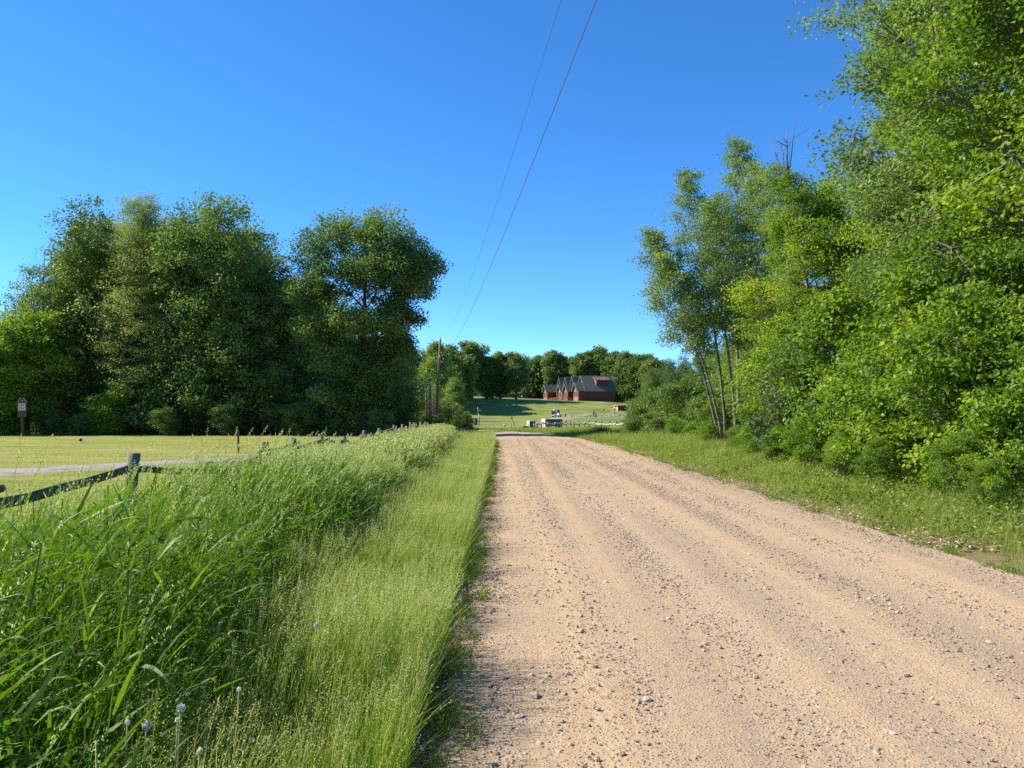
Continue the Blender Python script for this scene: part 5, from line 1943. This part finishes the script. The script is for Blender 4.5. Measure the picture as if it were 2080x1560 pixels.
for px, py, Y, r, bald, lab in ((348, 1439, 2.95, .020, False, 'largest white dandelion clock standing highest in the dark grass edge'),
                                (279, 1473, 2.9, .021, False, 'round tattered dandelion clock left of the highest one'),
                                (239, 1467, 2.85, .008, True, 'bald dandelion stalk with a tiny pink white head, leftmost of them'),
                                (344, 1462, 3.0, .012, False, 'small half open dandelion clock just under the highest one'),
                                (387, 1526, 2.75, .013, False, 'low white dandelion clock right of the others near the bottom'),
                                (468, 1400, 3.2, .009, True, 'small pale bald dandelion head on a long stalk in the sunlit verge'),
                                (630, 1269, 4.3, .016, False, 'white dandelion clock alone in the middle of the verge'),
                                (713, 1214, 5.0, .015, False, 'farthest white dandelion clock in the verge')):
    Y, r = Y * .88, r * .78
    x, y, z = at_px(px, py, Y=Y)
    dandelion(x, y, max(.12, z - float(ground(x, y))), r, bald, lab)
# buttercups in the right verge
rgk = np.random.default_rng(19)
for px, py, Y in ((1638, 968, 20), (1650, 975, 19), (1597, 978, 21), (1693, 1008, 16.5)):
    x, y, z = at_px(px, py, Y=Y)
    o = empty('yellow_flower', (x, y, float(ground(x, y))), 0, 'small yellow wildflower on the right verge', 'flower', 'yellow wildflowers on the right verge')
    h = max(.2, z - float(ground(x, y)))
    b = MB(True)
    tube(b, [(0, 0, 0), (.02, 0, h)], [.004, .003], 5)
    b.build('stem', M['stalk'], o)
    b = MB(False)
    c = np.array([.02, 0, h]) + rgk.normal(size=(10, 3)) * .02
    leaves(b, c, .035, .028, rgk.uniform(0, 1, 10), rgk, up=1)
    b.build('flower_head', M['flower_yellow'], o)

# ------------------------------------------------------------------ loose gravel lying on the road
def gravel():
    rg = np.random.default_rng(81)
    b = MB(False)
    for (y0, y1, n, r0, sg) in ((-1.5, 2.6, 6000, .0052, .42), (2.6, 6, 22000, .0046, .45), (6, 12, 26000, .0056, .42), (12, 24, 22000, .0080, .34), (24, 44, 9000, .012, .3), (2.8, 9, 800, .0092, .35), (9, 22, 350, .011, .3)):
        m = n * 3
        y = y0 + (y1 - y0) * rg.uniform(size=m)
        l, r = road_edges(y)
        x = l - .03 + (r - l + .05) * rg.uniform(size=m)
        d = .20 + 1.0 * np.exp(-((x - 1.72 - .08 * np.sin(y * .5)) / .20) ** 2) + .55 * np.exp(-((x - .10) / .18) ** 2) + .35 * np.exp(-((x + .28) / .12) ** 2) + \
            .42 * np.exp(-((x - 3.5) / .55) ** 2) + .35 * np.exp(-((x - .85) / .12) ** 2) + .3 * np.exp(-((x - 4.85) / .2) ** 2)
        d = d * (.85 + .3 * vnoise(x, y * .3, 2.3, 7)) * (.85 + .3 * vnoise(x, y * .3, .6, 9))
        k = np.where(rg.uniform(size=m) < d / 1.1)[0][:n]
        x, y = x[k], y[k]
        n_ = len(x)
        rad = r0 * np.exp(sg * rg.normal(size=n_))
        rad = np.clip(rad, .002, .034)
        sc = rad[:, None, None] * np.stack([rg.uniform(.8, 1.35, n_), rg.uniform(.7, 1.1, n_), rg.uniform(.5, .9, n_)], 1)[:, None, :]
        v = ico_v[None] * (1 + .20 * rg.normal(size=(n_, 12, 1)))
        a = rg.uniform(0, 6.3, n_)
        ca, sa = np.cos(a)[:, None], np.sin(a)[:, None]
        v = v * sc
        vx, vy = v[..., 0] * ca - v[..., 1] * sa, v[..., 0] * sa + v[..., 1] * ca
        v = np.stack([vx + x[:, None], vy + y[:, None], v[..., 2] + (road_z(x, y) + rad * .28)[:, None]], -1)
        f = (np.arange(n_)[:, None, None] * 12 + ico_f[None]).reshape(-1, 3)
        b.add(v.reshape(-1, 3), None, f, tint=np.repeat(np.clip(rg.normal(.52, .22, n_), 0, 1), 12))
    tag(b.build('loose_gravel', M['gravel']), 'loose stones scattered over the gravel road', 'gravel', kind='stuff')


gravel()
